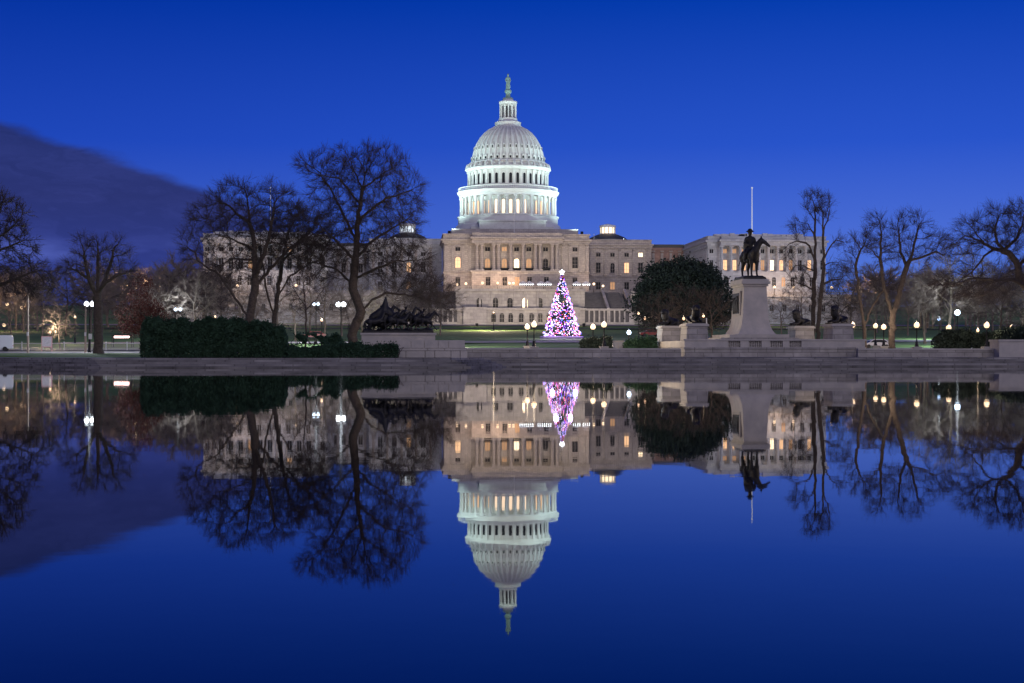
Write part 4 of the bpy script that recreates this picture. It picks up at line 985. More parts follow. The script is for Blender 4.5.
bgt = [ # px, Y, top py, proto, label
    (12, 262, 292, 1, 'low bare tree behind the white van and pale fence'), (42, 300, 268, 0, 'bare tree over the green lawn behind the signboard'),
    (66, 330, 258, 3, 'bare tree on the lawn between the signboard and the pollarded tree'), (122, 350, 268, 1, 'dim bare tree behind the russet leaved tree'),
    (168, 330, 258, 2, 'pale lit bare tree beyond the north end of the hedge'), (196, 300, 266, 0, 'pale bare tree lit from below left of the wide elm'),
    (222, 360, 270, 3, 'brownish bare tree on the rise under the north wing corner'), (240, 320, 280, 1, 'short bare tree behind the trunk of the wide elm'),
    (296, 280, 284, 0, 'pale short bare tree behind the thin sapling'), (325, 300, 272, 2, 'pale lit bare tree beside the second double street lamp'),
    (342, 330, 268, 0, 'pale bare tree directly behind the tallest elm'), (376, 260, 286, 2, 'brightly lit pale bare tree behind the draped bronze flag'),
    (404, 340, 266, 1, 'brown bare tree behind the bronze horses'), (428, 300, 268, 3, 'rounded bare tree at the corner of the centre terrace'), (440, 345, 276, 1, 'small dense bare tree against the terrace wall'),
    (658, 235, 288, 3, 'bare tree in front of the dark round evergreen near two lamps'), (684, 245, 280, 3, 'brown bare tree before the middle of the dark evergreen'), (712, 240, 284, 3, 'pale bare tree between evergreen and rider pedestal'),
    (782, 330, 286, 0, 'short bare tree on the slope right of the rider pedestal'), (802, 350, 272, 2, 'pale bare tree below the south wing columns'), (838, 320, 276, 3, 'bare tree behind the end lion'),
    (852, 380, 262, 1, 'far bare tree beyond the south wing corner'), (874, 300, 284, 0, 'pale short tree seen between forked trunks'), (925, 270, 258, 0, 'bare tree behind the cool white street lamp'),
    (950, 262, 240, 1, 'tall brown bare tree left of the spreading oak'), (978, 290, 258, 2, 'pale bare tree under the oak boughs'), (1000, 240, 274, 3, 'brown bare tree behind the shrubs by the globe lamp'), (1022, 260, 262, 0, 'bare tree behind the stone pier'),
    (908, 350, 276, 2, 'distant pale tree above the brightly lit strip of lawn'), (254, 300, 276, 2, 'pale lit tree between the two elm trunks'), (276, 330, 268, 1, 'pale tree behind the split elm trunk'), (310, 340, 264, 2, 'tall pale tree right behind the sapling'), (362, 300, 274, 1, 'pale tree just right of the tallest elm trunk'), (392, 300, 270, 0, 'pale tree rising over the flag of the bronze horsemen'), (416, 280, 276, 3, 'rounded tree over the leading bronze horse'), (152, 300, 280, 0, 'pale tree half hidden by the russet tree'), (186, 380, 262, 3, 'far dim tree over the hedge end'),
    (60, 236, 300, 0, 'small pale tree near the pale fence')]
protos = []
for i, (px, Yw, top, k, lb) in enumerate(bgt):
    gz = hgt(Yw); p0 = pt(px, 300, Yw); ztop = pt(px, top, Yw).z; sc_ = (ztop-gz)/(PH[k]*1.02)
    p0.z = gz-.1
    o = thing('bare_tree', p0, lb, 'tree', 'bare trees on the park slope', i*2.4)
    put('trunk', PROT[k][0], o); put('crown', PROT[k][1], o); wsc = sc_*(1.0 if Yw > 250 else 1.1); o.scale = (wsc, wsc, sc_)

# leafy crowns: many small leaf faces through the crown
def leaves(centres, size, rs, flat=.5):
    n = len(centres); a = rs.normal(size=(n, 3)); a /= np.linalg.norm(a, axis=1)[:, None]
    r = rs.normal(size=(n, 3)); b_ = np.cross(a, r); b_ /= np.linalg.norm(b_, axis=1)[:, None]
    s_ = size*rs.uniform(.6, 1.3, (n, 1)); V = np.stack([centres-a*s_, centres+b_*s_*flat, centres+a*s_, centres-b_*s_*flat], axis=1).reshape(-1, 3)
    return V, np.arange(n*4).reshape(-1, 4)
def clumps(env, n_cl, per, cr, seed, shell=2.2, zmin=None):
    rs = np.random.RandomState(seed); C = []
    vols = [e[3]*e[4]*e[5] for e in env]
    for e, vv in zip(env, vols):
        m = int(n_cl*vv/sum(vols)); q = rs.normal(size=(m, 3)); q /= np.linalg.norm(q, axis=1)[:, None]; q *= rs.uniform(0, 1, (m, 1))**(1/shell/1.6)
        C.append(q*np.array(e[3:6])+np.array(e[:3]))
    C = np.concatenate(C); out = []
    for c in C:
        q = rs.normal(size=(per, 3))*cr*rs.uniform(.5, 1.2); out.append(c+q*np.array([1, 1, .7]))
    out = np.concatenate(out)
    if zmin is not None: out = out[out[:, 2] > zmin]
    return out, C, rs
def leafy(base, Yw, env, label, cat, name, m, seed, n_cl, per, cr, ls, trunk_h, tr, extra_limbs=0, bark=None):
    B0 = pt(base, 300, Yw); B0.z = hgt(Yw); sc_ = B0.length/F; en = []
    for (a, b_, rx, rz, ry) in env: c = pt(a, b_, Yw)-B0; en.append((c.x, c.y, c.z, rx*sc_, ry, rz*sc_))
    pts_, C, rs = clumps(en, n_cl, per, cr, seed, zmin=.3)
    V, Fq = leaves(pts_, ls, rs)
    o = thing(name, B0, label, cat); put('crown', np_mesh('crown', V, Fq, m, False), o)
    s = MB(); s.tube([(0, 0, -.2), (.1, 0, trunk_h*.5), (0, 0, trunk_h)], [tr*1.2, tr, tr*.6], 10)
    for c in C[::max(1, len(C)//(14+extra_limbs))]: s.tube([(0, 0, trunk_h*.55+rs.rand()*trunk_h*.4), ((c[0])*.5, c[1]*.5, (trunk_h+c[2])*.48), tuple(c)], [tr*.4, tr*.22, .03], 5)
    s.build('trunk', bark or BARK, o)
    return o
leafy(680, 290, [(680, 285, 40, 26, 9), (656, 303, 25, 23, 7), (707, 300, 26, 25, 7), (680, 308, 40, 22, 8), (690, 275, 30, 13, 6), (722, 312, 14, 16, 4)], 'huge dark rounded evergreen tree in front of the south old wing', 'tree', 'evergreen_tree', LEAFD, 41, 1900, 28, .75, .28, 7, .6)
leafy(143, 206, [(143, 300, 16, 24, 2.6), (137, 318, 22, 20, 3.2), (152, 322, 20, 20, 3), (141, 285, 9, 12, 1.6), (126, 328, 12, 10, 2), (164, 318, 8, 10, 2)], 'russet leaved tree standing left of the clipped hedge', 'tree', 'russet_tree', LEAFR, 42, 420, 26, .42, .105, 5, .22, 10)
# hedges
def hedge(x0, x1, Yc, depth, prof, z0, label, m, seed, n=12000, ls=.14, cat='hedge', name='hedge', gap=0.0):
    """prof: list of (fraction, height) along the length"""
    rs = np.random.RandomState(seed); Lh = x1-x0
    fx = rs.uniform(0, 1, n); H = np.interp(fx, [p[0] for p in prof], [p[1] for p in prof])
    H = H*(1+.07*np.sin(fx*Lh*.9+seed)+.05*np.sin(fx*Lh*2.3)+.05*np.sin(fx*Lh*5.3)+.03*np.sin(fx*Lh*11))
    fz = rs.uniform(0, 1, n)**.75; fy = rs.uniform(-1, 1, n)
    q = rs.uniform(0, 1, n) < .65     # most leaves near the outer faces
    side = rs.uniform(0, 1, n) < .72
    fyq = np.where(q & side, -1+np.abs(rs.normal(0, .10, n)), fy); fz = np.where(q & ~side, 1-np.abs(rs.normal(0, .05, n)), fz)
    bul = 1-.25*fz**4
    P = np.stack([(fx-.5)*Lh, fyq*depth/2*bul*(1+.10*np.sin(fx*Lh*1.7+fz*3)+.06*np.sin(fx*Lh*4.1-fz*5)), fz*H], axis=1)+rs.normal(0, .07, (n, 3))+(rs.uniform(0, 1, (n, 1)) > .93)*np.abs(rs.normal(0, .22, (n, 3)))*np.array([.4, -.5, 1])
    if gap:
        nzv = np.sin(P[:, 0]*1.9+seed)+np.sin(P[:, 0]*.83+P[:, 2]*2.3)+np.sin(P[:, 2]*3.1+P[:, 0]*3.7)*.6; P = P[nzv < gap]
    P = P[P[:, 2] > .02]
    V, Fq = leaves(P, ls, rs, .55)
    o = thing(name, ((x0+x1)/2, Yc, z0), label, cat)
    put('foliage', np_mesh('foliage', V, Fq, m, False), o)
    s = MB(); k = x0+.5
    while k < x1: 
        hh = float(np.interp((k-x0)/Lh, [p[0] for p in prof], [p[1] for p in prof])); xx = k-(x0+x1)/2
        for j in range(4): s.tube([(xx, rs.uniform(-.2, .2), 0), (xx+rs.uniform(-.4, .4), rs.uniform(-.3, .3), hh*.5), (xx+rs.uniform(-.7, .7), rs.uniform(-.5, .5), hh*.85)], [.06, .04, .02], 5)
        k += 1.1
    s.build('stems', BARK, o)
    return o
def hx(px, Yw): return pt(px, 350, Yw).x
hedge(hx(141, 150), hx(228, 150), 151.5, 3.4, [(0, 2.3), (.02, 3.0), (.06, 3.4), (.3, 3.5), (.5, 3.8), (.75, 3.55), (.95, 3.6), (1, 2.9)], .8, 'tall clipped dark green hedge, its long block next to the russet tree', LEAFH, 51, 42000, .115)
hedge(hx(226, 150), hx(286, 150), 151.2, 3.2, [(0, 3.0), (.1, 3.45), (.5, 3.6), (.8, 3.2), (.93, 2.9), (1, 1.9)], .8, 'tall dark green hedge block in front of the wide elm trunk', LEAFH, 52, 28000, .115)
hedge(hx(283, 153), hx(362, 153), 154, 2.4, [(0, 2.7), (.15, 2.2), (.3, 2.6), (.5, 1.9), (.7, 2.3), (1, 2.0)], .8, 'loose ragged shrubs round the thin sapling', LEAFH, 53, 13000, .12, 'shrub', 'shrub_row', -.15)
hedge(hx(288, 148), hx(398, 148), 148.6, 1.3, [(0, .9), (.4, 1.1), (.5, 1.25), (1, 1.25)], .8, 'low dark box hedge at the foot of the bronze horsemen block', LEAFH, 54, 16000, .095)
hedge(hx(581, 176), hx(612, 176), 177, 2.2, [(0, 1.6), (.3, 1.9), (1, 1.8)], 1.0, 'dark shrubs behind the wall by the second lamp pair', LEAFD, 55, 5000, .14, 'shrub', 'shrub_row')
hedge(hx(626, 176), hx(657, 176), 177, 2.2, [(0, 1.4), (.3, 1.7), (1, 1.8)], 1.0, 'green hedge between blue white lamp and free lion pedestal', LEAFH, 56, 5500, .14)
hedge(hx(938, 172), hx(1003, 172), 173, 3.0, [(0, 1.6), (.15, 2.5), (.4, 2.7), (.8, 2.4), (1, 2.2)], 1.0, 'dark rounded shrubs behind the wall near the cool white lamp', LEAFD, 57, 12000, .16, 'shrub', 'shrub_row')
hedge(hx(1000, 166), hx(1060, 166), 167, 3.0, [(0, 2.2), (.3, 3.1), (1, 3.4)], 1.0, 'tall dark shrub mass rising behind the stone pier', LEAFD, 58, 9000, .16, 'shrub', 'shrub_row')
# far wood of bare trees behind the slope, one mass
def arr(me):
    v = np.zeros(len(me.vertices)*3); me.vertices.foreach_get('co', v); f = np.zeros(len(me.loops), int); me.loops.foreach_get('vertex_index', f); return v.reshape(-1, 3), f.reshape(-1, 4)
lite = []
for sd_ in (61, 62):
    P, par = grow([[Vector((0, 0, 0)), Vector((0, 0, 5)), Vector((.5, 0, 10))]], [(0, 0, 10, 7, 6, 6.5)], 240, .9, 1.6, sd_, infl=6)
    lm, tm_ = tree_meshes(P, par, sd_, rtrunk=.3, twigs=5, tl=2.0, rtip=.05, thick=9); lite.append(arr(tm_))
rs = np.random.RandomState(5); VV, FF, off = [], [], 0
for k in range(64):
    right = k % 2; d = rs.uniform(380, 520); px_ = rs.uniform(838, 1060) if right else rs.uniform(-40, 215)
    b0 = pt(px_, 300, d); v, f = lite[rs.randint(2)]; a = rs.uniform(0, 6.28); q = rs.uniform(.9, 1.25)
    c, s_ = math.cos(a), math.sin(a); w = np.stack([v[:, 0]*c-v[:, 1]*s_, v[:, 0]*s_+v[:, 1]*c, v[:, 2]], axis=1)*q+np.array([b0.x, d, hgt(d)])
    VV.append(w); FF.append(f+off); off += len(w)
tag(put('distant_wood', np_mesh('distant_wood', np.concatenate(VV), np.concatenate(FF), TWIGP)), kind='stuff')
# ------------------------------------------------------------------ lamps
def lamp_globe_mesh(r, m):
    s = MB(); s.ball((0, 0, 0), r, 12); return s.mesh('globe', m)
def post_mesh(h, base_r=.16, m=IRON):
    s = MB(); s.lathe([(base_r*1.5, 0), (base_r*1.5, .12), (base_r*1.1, .2), (base_r*1.0, h*.26), (base_r*.62, h*.29), (base_r*.45, h*.34), (base_r*.4, h*.9), (base_r*.75, h*.93), (base_r*.5, h*.96), (base_r*.9, h)], 10)
    return s.mesh('post', m)
GW = lamp_globe_mesh(.31, G_WARM)
def globe_lamp(px, py, Yw, label, group='warm globe lamps along the low wall', gm_=None, plinth=1.0):
    p = pt(px, py, Yw); zb_ = hgt(Yw)
    o = thing('globe_lamp', (p.x, Yw, zb_), label, 'street lamp', group)
    h = p.z-zb_-.27
    if plinth:
        s = MB(); s.box(-.42, .42, -.42, .42, 0, plinth-.12); s.box(-.48, .48, -.48, .48, plinth-.12, plinth); s.build('plinth', [GRANP], o)
    put('post', post_mesh(h-plinth), o, (0, 0, plinth))
    put('globe', gm_ or GW, o, (0, 0, h+.25)); lamp_light(o, h+.75, (1300 if 520 < px < 610 else 420) if plinth else (350 if 630 < px < 720 else 16000 if 490 < px < 500 else 2200), WARM)
    s = MB(); s.lathe([(.10, 0), (.06, .08), (.01, .16)], 8); s.build('cap', IRON, o, (0, 0, h+.5))
    return o
for a in [(534, 324.4, 168, 'globe lamp of the first pair, nearer one, left of the glowing fir'), (527.3, 326.8, 178, 'globe lamp of the first pair, farther one, left of the glowing fir'),
          (593, 326.8, 178, 'globe lamp of the second pair, the one closer to the glowing fir'), (604, 324.5, 168, 'globe lamp of the second pair, above the dark shrubs'),
          (852.5, 325, 172, 'globe lamp beside the crooked tree at the terrace end'), (875.5, 325.8, 196, 'globe lamp behind the crooked tree and forked tree'),
          (883.7, 327, 178, 'globe lamp just left of the twin trunk tree'), (916.7, 325, 166, 'globe lamp standing alone right of the twin trunk tree'),
          (948.7, 327.6, 178, 'smaller globe lamp in front of the rounded shrubs'), (986.7, 325.2, 166, 'globe lamp before the shrubs under the oak boughs')]:
    globe_lamp(*a, plinth=1.05)
GWS = lamp_globe_mesh(.2, G_WARMS)
for a in [(683.7, 318.7, 225, 'small lamp between the two lions near the evergreen'), (697.5, 317, 228, 'small lamp right behind the forward lion'), (703.5, 316, 232, 'small lamp right of the forward lion'),
          (638.6, 313.4, 262, 'small lamp at the left foot of the evergreen, upper one'), (645, 318.6, 240, 'small lamp at the left foot of the evergreen, lower one'), (795.6, 316, 232, 'small lamp beside the low lion'),
          (493.6, 312.6, 420, 'small lamp on the forecourt under the terrace wall'), (75, 317, 262, 'small warm lamp left of the pollarded tree'), (321.7, 320, 240, 'small warm lamp right of the thin sapling'),
          (215, 316.6, 262, 'small warm lamp behind the hedge and wide elm'), (977.7, 330.5, 210, 'small low lamp behind the shrubs'), (1011, 327, 215, 'small low lamp above the shrubs at the pier'),
          (50.2, 331.8, 236, 'warm lamp over the framed signboard')]:
    globe_lamp(*a, group='small park lamps', gm_=GWS, plinth=0)
# tall double street lamps with drum heads
def street_lamp(px, py, Yw, dx, label, m, heads=2, r=.3):
    p = pt(px, py, Yw); zb_ = hgt(Yw); o = thing('street_lamp', (p.x, Yw, zb_), label, 'street lamp', 'tall white street lamps'); h = p.z-zb_
    put('post', post_mesh(h-.35, .17), o)
    s = MB()
    if heads == 2: s.tube([(-dx/2, 0, h-.45), (-dx*.3, 0, h-.7), (0, 0, h-.8), (dx*.3, 0, h-.7), (dx/2, 0, h-.45)], .05, 6)
    s.tube([(0, 0, h-.9), (0, 0, h-.3)], .06, 6); s.build('arm', IRON, o)
    gm2 = MB(); gm2.ball((0, 0, 0), r*1.05, 14); gm2 = gm2.mesh('lantern', m)
    for x in ((-dx/2, dx/2) if heads == 2 else (0,)):
        put('lantern', gm2, o, (x, 0, h)); s = MB(); s.lathe([(r*.6, .32), (r*.3, .38), (.02, .42)], 10); s.build('lantern_cap', IRON, o, (x, 0, h))
    lamp_light(o, h+1.3, (3500 if px < 100 else 1800 if 170 < px < 190 else 8000) if heads == 2 else (350 if Yw < 200 else 6000), COOL)
    return o
street_lamp(89.5, 304, 206, .75, 'double white street lamp standing left of the pollarded tree', G_WHITE)
street_lamp(341, 304.5, 214, .75, 'double white street lamp beside the tallest elm trunk', G_WHITE)
street_lamp(316, 304.2, 262, .7, 'double bluish street lamp above the thin sapling', G_BLUE, r=.25)
street_lamp(178, 309.4, 300, .9, 'double blue white street lamp beyond the hedge end', G_BLUE)
street_lamp(629, 332.5, 182, 0, 'low single blue white lamp over the green hedge', G_BLUE, 1, .25)
street_lamp(957.4, 312.6, 250, 0, 'bright single cool lamp above the rounded shrubs', G_BLUE, 1, .45)
street_lamp(939, 319, 300, 0, 'faint blue lamp left of the bright cool lamp', mat('faint blue lamp', (1, 1, 1), .5, emis=(.4, .6, 1), es=3), 1, .3)
# small lamps on the terraces
TL = lamp_globe_mesh(.46, G_WARM); TP_ = post_mesh(2.6, .12); TLw = lamp_globe_mesh(.42, G_WHITE)
def terrace_lamp(px, py, Yw, label, big=False):
    p = pt(px, py, Yw); o = thing('terrace_lamp', (p.x, Yw, p.z-2.9), label, 'lamp', 'lamps on the building terraces')
    put('post', TP_, o); put('globe', TLw if big else TL, o, (0, 0, 2.9)); lamp_light(o, 3.5, 450 if abs(px-520) < 100 else 1800, (1, .66, .42))
names = {  # px, py: label
 (457, 284.5): 'warm terrace lamp at the left end of the centre block', (466, 283.6): 'warm terrace lamp second from the left corner of the centre block', (482.4, 283): 'pale terrace lamp below the first portico bay', (497.6, 283): 'pale terrace lamp below the second portico bay',
 (509.5, 283.4): 'warm terrace lamp below the middle portico bay', (513.5, 283.2): 'warm terrace lamp beside the middle door', (593.8, 284): 'terrace lamp just right of the fir top', (603, 286): 'terrace lamp at the head of the stair flight'}
for (px, py), lb in names.items(): terrace_lamp(px, py, 545, lb)
wing_l = ['beside the russet tree top', 'over the russet tree', 'right of the russet tree', 'past the hedge end', 'left of the wide elm', 'under the north wing corner', 'below the north wing windows', 'behind the wide elm crown', 'behind the thin sapling top']
for (px, py), w_ in zip([(127, 285), (136, 287), (147, 285.8), (158.5, 290), (168.3, 285), (198, 285.7), (218, 285.7), (237.6, 285.7), (296, 285.5)], wing_l):
    terrace_lamp(px, py, 525 if px > 160 else 470, 'small hillside lamp '+w_)
for (px, py), w_ in zip([(774.5, 287), (793.4, 287.2), (831.7, 287.6), (859.5, 287.5), (861, 291.3), (868, 290.6), (878.5, 289.3), (895, 287.8)],
        ['right of the rider pedestal', 'left of the slender tree', 'right of the slender trees', 'at the crooked tree, upper one', 'at the crooked tree, lower one', 'between crooked and twin trunk trees', 'touching the twin trunk tree', 'right of the twin trunk fork']):
    terrace_lamp(px, py, 528 if px < 820 else 480, 'small hillside lamp '+w_)
for (px, py), w_ in zip([(7, 304), (22, 307.5), (4, 325)], ['high at the picture edge above the van', 'beside the dense dark tree', 'low behind the dense dark tree']): terrace_lamp(px, py, 400, 'faint distant lamp '+w_)
# brightly lit white marquees on the terrace
mq = MB(); mq.box(-1.5, 1.5, -1.2, 1.2, 2.1, 2.3); mq.add([(-1.6, -1.3, 2.3), (1.6, -1.3, 2.3), (1.6, 1.3, 2.3), (-1.6, 1.3, 2.3), (0, 0, 3.2)], [(0, 1, 4), (1, 2, 4), (2, 3, 4), (3, 0, 4)])
TENT = mat('white canvas', (.8, .8, .8), .8); mqm = mq.mesh('canopy', TENT)
tl_ = MB()
for x in (-1.1, -.4, .4, 1.1): tl_.ball((x, -.9, 1.9), .16, 8)
tlm = tl_.mesh('lamp_row', G_WHITE)
mp_ = MB(); [mp_.tube([(x, y, 0), (x, y, 2.15)], .06, 6) for x in (-1.4, 1.4) for y in (-1.1, 1.1)]; mpm = mp_.mesh('poles', IRON)
for px, lb in ((523, 'left of the two bright white tents'), (529.5, 'small white tent with lamps in the middle of the bright group'), (541, 'white tent with lamps next to the right portico door'), (547.5, 'last white tent before the fir top'), (576.5, 'white lamp tent behind the fir top'), (586, 'white lamp tent at the top of the stair flight')):
    p = pt(px, 288, 541); o = thing('work_tent', (p.x, 541, 22.7), lb if 'white' in lb and 'of the two' not in lb else 'first brightly lit white tent on the upper terrace', 'tent', 'lit tents on the upper terrace')
    put('canopy', mqm, o); put('lamp_row', tlm, o); put('poles', mpm, o)

# ------------------------------------------------------------------ glowing fir
fx_ = pt(562, 338, 306); zg = hgt(306)
Ht = pt(562, 272, 306).z-zg-.4; Rb = 3.65
ct = thing('christmas_tree', (fx_.x, 306, zg), 'tall cone shaped fir covered in glowing purple, white and red lights', 'christmas tree')
rs = np.random.RandomState(9); n = 15000
z = rs.uniform(0, 1, n)**1.0; keep = rs.uniform(0, 1, n) < (1-z)**.8+.08; z = z[keep]; n = len(z)
tier_ = .88+.12*np.abs(np.sin(z*PI*9)); rad = Rb*(1-z)**.92*tier_*np.sqrt(rs.uniform(.15, 1, n)); an = rs.uniform(0, 2*PI, n)
P = np.stack([rad*np.cos(an), rad*np.sin(an), .5+z*(Ht-.5)], axis=1); V, Fq = leaves(P, .26, rs, .3)
put('foliage', np_mesh('foliage', V, Fq, LEAFC, False), ct)
s = MB(); s.tube([(0, 0, 0), (0, 0, Ht)], [.28, .04], 10); s.build('trunk', BARK, ct)
s = MB(); s.lathe([(4.4, 0), (4.4, .45), (4.2, .5)], 32); s.build('skirt', mat('purple skirt', (.35, .25, .5), .7), ct)
cols = [('lavender', (.66, .56, 1.0), 2.6), ('white', (1, .90, 1), 2.4), ('violet', (.32, .12, 1.0), 1.8), ('red', (1, .10, .12), 1.6), ('pink', (1, .25, .62), 1.6), ('blue', (.10, .28, 1), 1.8), ('amber', (1, .50, .20), 1.5), ('green', (.3, 1, .6), .9)]
bm_s = [mat('bulb '+c, k, .4, emis=k, es=e, nsamp=True) for c, k, e in cols]
wts = np.array([.24, .14, .20, .13, .15, .08, .05, .01]); wts /= wts.sum()
nb = 1300; zb_ = rs.uniform(0, 1, nb*3); zb_ = zb_[rs.uniform(0, 1, nb*3) < (1-zb_)**.85+.03][:nb]; nb = len(zb_)
ab = rs.uniform(0, 2*PI, nb); rb2 = (Rb*(1-zb_)**.92*(.90+.14*np.abs(np.sin(zb_*PI*9)))+.06)*rs.uniform(.93, 1.04, nb)
pos = np.stack([rb2*np.cos(ab), rb2*np.sin(ab), .55+zb_*(Ht-.6)], axis=1); ck = rs.choice(len(cols), nb, p=wts)
order = np.argsort(pos[:, 1]); OV = [(1, 0, 0), (-1, 0, 0), (0, 1, 0), (0, -1, 0), (0, 0, 1), (0, 0, -1)]; OF = [(0, 2, 4), (2, 1, 4), (1, 3, 4), (3, 0, 4), (2, 0, 5), (1, 2, 5), (3, 1, 5), (0, 3, 5)]
bms = []
for m in bm_s:
    s = MB(); s.add([Vector(v)*.105 for v in OV], OF); bms.append(s.mesh('light_bulb', m))
rest = MB()
for q, i in enumerate(order):
    if q < 100: put('light_bulb', bms[ck[i]], ct, tuple(pos[i]))
    else: rest.add([Vector(pos[i])+Vector(v)*.105 for v in OV], OF, int(ck[i]))
o = rest.build('light_strings', bm_s, ct); o['kind'] = 'stuff'
s = MB(); sv = []
for k in range(10):
    a_ = PI/2+k*PI/5; r = .62 if k % 2 == 0 else .27; sv.append((r*math.cos(a_), r*math.sin(a_)))
s.add([(x, -.12, z) for x, z in sv]+[(x, .12, z) for x, z in sv], [tuple(range(10)), tuple(range(19, 9, -1))]+[(i, i+10, (i+1) % 10+10, (i+1) % 10) for i in range(10)])
s.build('star', mat('tree star', (1, 1, 1), .4, emis=(.95, .97, 1), es=5), ct, (0, 0, Ht+.35))
for k, (zz_, pw_) in enumerate(((3, 900), (8, 500))):
    for a_ in (-2.2, -.9, 1.6):
        ld = bpy.data.lights.new('tree_light', 'POINT'); ld.energy = pw_*1.3; ld.color = (.70, .50, 1.0); ld.shadow_soft_size = .4
        lo = bpy.data.objects.new('tree_light', ld); COL.objects.link(lo); lo.parent = ct; rr_ = Rb*(1-zz_/Ht)+1.0; lo.location = (rr_*math.cos(a_), rr_*math.sin(a_), zz_)

# ------------------------------------------------------------------ street furniture, vehicles
fn = thing('barrier_fence', (pt(88, 350, 228).x, 226, hgt(226)+.02), 'pale picket barrier along the street behind the pollarded tree', 'fence')
hwf = (pt(141, 350, 226).x-pt(28, 350, 226).x)/2+4
s = MB(); 
for z in (.15, .95): s.box(-hwf, hwf, -.03, .03, z, z+.07)
s.build('rail', WHITEP, fn)
s = MB(); k = -hwf
while k < hwf: s.box(k, k+.05, -.06, -.031, .05, 1.1); k += .14
s.build('pickets', STEELP, fn)
pk = MB(); pk.box(-.06, .06, -.06, .06, 0, 1.25); pkm = pk.mesh('post', WHITEP)
for k in range(9): put('post', pkm, fn, (-hwf+.1+k*(2*hwf-.2)/8, 0, 0))
p = pt(56, 350, 222); sg = thing('signboard', (p.x, 216.5, hgt(216)), 'small framed notice board with pinkish border by the pale fence', 'sign')
s = MB(); s.box(-.62, .62, -.05, .05, .7, 2.0); s.build('board', mat('notice paper', (.45, .42, .44), .7, noise=.3, nscale=6), sg)
s = MB(); s.box(-.72, -.62, -.08, .08, 0, 2.1); s.box(.62, .72, -.08, .08, 0, 2.1); s.box(-.62, .62, -.08, .08, 2.0, 2.1); s.box(-.62, .62, -.08, .08, .6, .7); s.build('frame', mat('pink frame', (.55, .30, .30), .6), sg)
for px, top, w_, lb in ((28, 293, .16, 'pale wooden utility pole left of the signboard'), (85.5, 305, .15, 'pale pole standing just left of the double street lamp')):
    p = pt(px, top, 204); o = thing('utility_pole', (p.x, 204, hgt(204)), lb, 'pole'); h = p.z-hgt(204)
    s = MB(); s.tube([(0, 0, 0), (0, 0, h)], [w_, w_*.6], 10); s.build('pole', mat('pale pole', (.42, .34, .27), .8, noise=.15, nscale=2), o)
    s = MB(); s.box(-.12, .12, -.2, -.1, 2.2, 2.7); s.build('plate', WHITEP, o)
p = pt(706.5, 300, 196); o = thing('utility_pole', (p.x, 196, 1.1), 'thin white pole between forward lion and rider pedestal', 'pole')
s = MB(); s.tube([(0, 0, 0), (0, 0, pt(706, 318, 196).z-1.1)], .07, 8); s.build('pole', WHITEP, o); s = MB(); s.lathe([(.12, 0), (.12, .3), (.08, .35)], 8); s.build('base', WHITEP, o)
# street sign at the double lamp
p = pt(92, 345, 204); o = thing('street_sign', (p.x, 203, hgt(203)), 'small white square sign on thin post in front of the pollarded tree', 'sign')
s = MB(); s.tube([(0, 0, 0), (0, 0, 2.6)], .04, 6); s.build('post', IRON, o); s = MB(); s.box(-.22, .22, -.06, -.04, 1.8, 2.5); s.build('plate', WHITEP, o)
# lit shelter
p = pt(122.5, 337, 245); o = thing('shelter', (p.x, 245, hgt(245)), 'low shelter with glowing pinkish light strip left of the hedge', 'shelter')
zz_ = p.z-hgt(245)
s = MB(); s.box(-1.6, 1.6, -.7, .9, zz_+.22, zz_+.36); s.build('roof', IRON, o)
s = MB(); s.box(-1.15, 1.15, -.72, -.62, zz_-.14, zz_+.14); s.build('light_strip', mat('pink strip', (1, .8, .8), .5, emis=(1, .66, .62), es=7), o)
s = MB(); [s.box(x-.05, x+.05, y-.05, y+.05, 0, zz_+.22) for x in (-1.5, 1.5) for y in (-.5, .8)]; s.build('legs', IRON, o)
# service box by the hedge
p = pt(618.5, 348, 178); o = thing('utility_cabinet', (p.x, 178.5, hgt(178)), 'plain grey cabinet between the dark shrubs and the low blue lamp', 'cabinet')
s = MB(); s.box(-.62, .62, -.4, .4, .1, 1.55); s.build('body', mat('grey cabinet', (.30, .31, .36), .6, noise=.1, nscale=2), o)
s = MB(); s.box(-.67, .67, -.45, .45, 1.55, 1.65); s.box(-.66, .66, -.44, .44, 0, .1); s.box(-.015, .015, -.42, -.405, .15, 1.5); s.build('trim', STEELP, o)
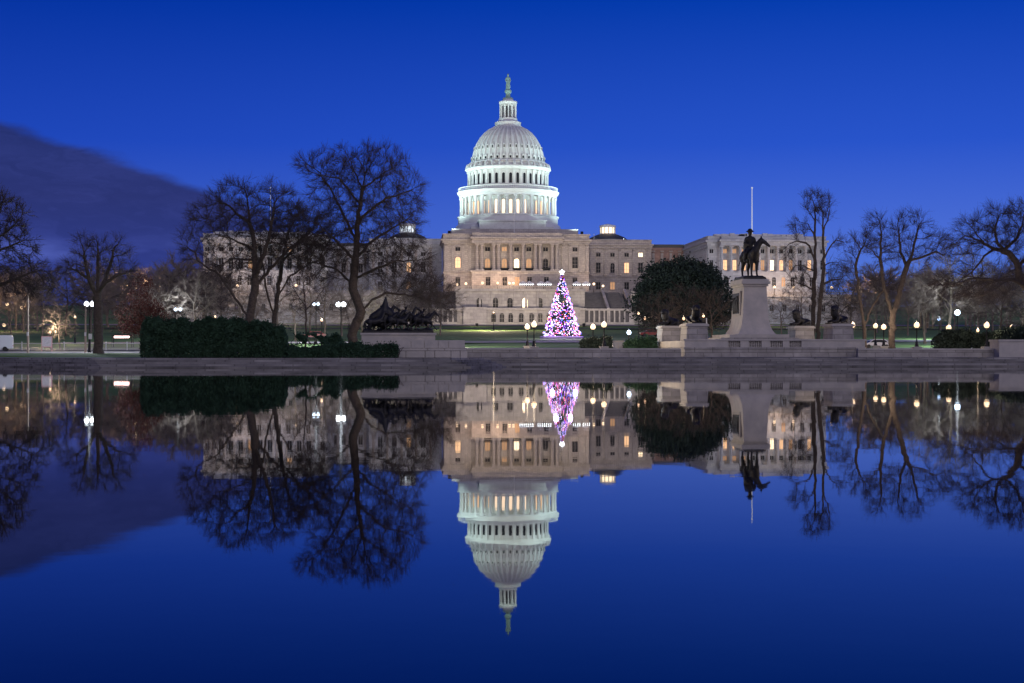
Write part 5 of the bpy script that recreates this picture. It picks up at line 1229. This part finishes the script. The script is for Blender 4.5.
# cars
def car(px, Yw, rz, paint, label, kind='car'):
    p = pt(px, 345, Yw); o = thing('parked_car' if kind == 'car' else 'van', (p.x, Yw, hgt(Yw)+.05), label, kind, None, rz)
    van = kind != 'car'; Lc = 2.25 if not van else 2.6; Hc = 1.45 if not van else 2.2
    side = [(-Lc, .35), (-Lc, .8), (-Lc*.62, .92), (-Lc*.28, Hc), (Lc*.55, Hc), (Lc*.86, .95), (Lc, .88), (Lc, .35)] if not van else [(-Lc, .4), (-Lc, 1.0), (-Lc*.8, 1.2), (-Lc*.6, Hc), (Lc*.95, Hc), (Lc, 1.9), (Lc, .4)]
    s = MB(); n = len(side)
    def w_(z): return .88 if z < 1.0 else (.88-.17*(z-1)/(Hc-1)*(.5 if van else 1))
    vs = [(x, -w_(z), z) for x, z in side]+[(x, w_(z), z) for x, z in side]
    s.add(vs, [tuple(range(n)), tuple(range(2*n-1, n-1, -1))]+[(i, i+n, (i+1) % n+n, (i+1) % n) for i in range(n)])
    s.build('body', paint, o)
    s = MB()
    if not van:
        for sy in (-1, 1):
            y0_, y1_ = sy*.885, sy*.735; s.add([(-Lc*.52, y0_, .98), (Lc*.72, y0_, .98), (Lc*.5, y1_, Hc-.08), (-Lc*.25, y1_, Hc-.08)], [(0, 1, 2, 3)])
        s.add([(-Lc*.60, -.78, .97), (-Lc*.60, .78, .97), (-Lc*.31, .65, Hc-.06), (-Lc*.31, -.65, Hc-.06)], [(0, 1, 2, 3)]); s.add([(Lc*.84, -.76, 1.0), (Lc*.84, .76, 1.0), (Lc*.585, .65, Hc-.06), (Lc*.585, -.65, Hc-.06)], [(0, 3, 2, 1)])
    else:
        s.box(-Lc*.5, -Lc*.2, -.90, .90, 1.25, 1.85); s.add([(-Lc*.79, -.8, 1.25), (-Lc*.79, .8, 1.25), (-Lc*.625, .75, Hc-.15), (-Lc*.625, -.75, Hc-.15)], [(0, 1, 2, 3)])
    s.build('windows', GLASS, o)
    wh = MB(); wh.tube([(0, -.12, 0), (0, .12, 0)], .33, 16); wm_ = wh.mesh('wheel', IRON)
    for x in (-Lc*.62, Lc*.62):
        for y in (-.8, .8): put('wheel', wm_, o, (x, y, .33))
    for y in (-.62, .62):
        s = MB(); s.box(-.04, .04, -.16, .16, -.08, .08); s.build('headlight', WHITEP, o, (-Lc, y, .7)); s = MB(); s.box(-.03, .03, -.14, .14, -.08, .08); s.build('tail_light', mat('tail lens', (.4, .02, .02), .4), o, (Lc, y, .78))
    return o
P_B = mat('dark blue paint', (.03, .05, .12), .3); P_S = mat('silver paint', (.4, .42, .46), .3, .4); P_R = mat('dark red paint', (.25, .03, .03), .3); P_W = mat('white car paint', (.5, .52, .56), .35)
car(712, 258, R(4), P_B, 'dark blue car parked left of the rider pedestal'); car(727, 268, R(-3), P_S, 'silver car partly behind the rider pedestal'); car(684, 262, R(2), P_S, 'silver car behind the forward lion pedestal')
car(314, 300, R(5), P_R, 'red car seen through the shrubs by the sapling'); car(650, 330, R(3), P_R, 'dark red car on the slope left of the evergreen')
car(-7, 214, R(10), P_W, 'white van at the picture edge by the pale fence', 'van')
car(876, 236, R(0), P_W, 'white car behind the crooked tree');
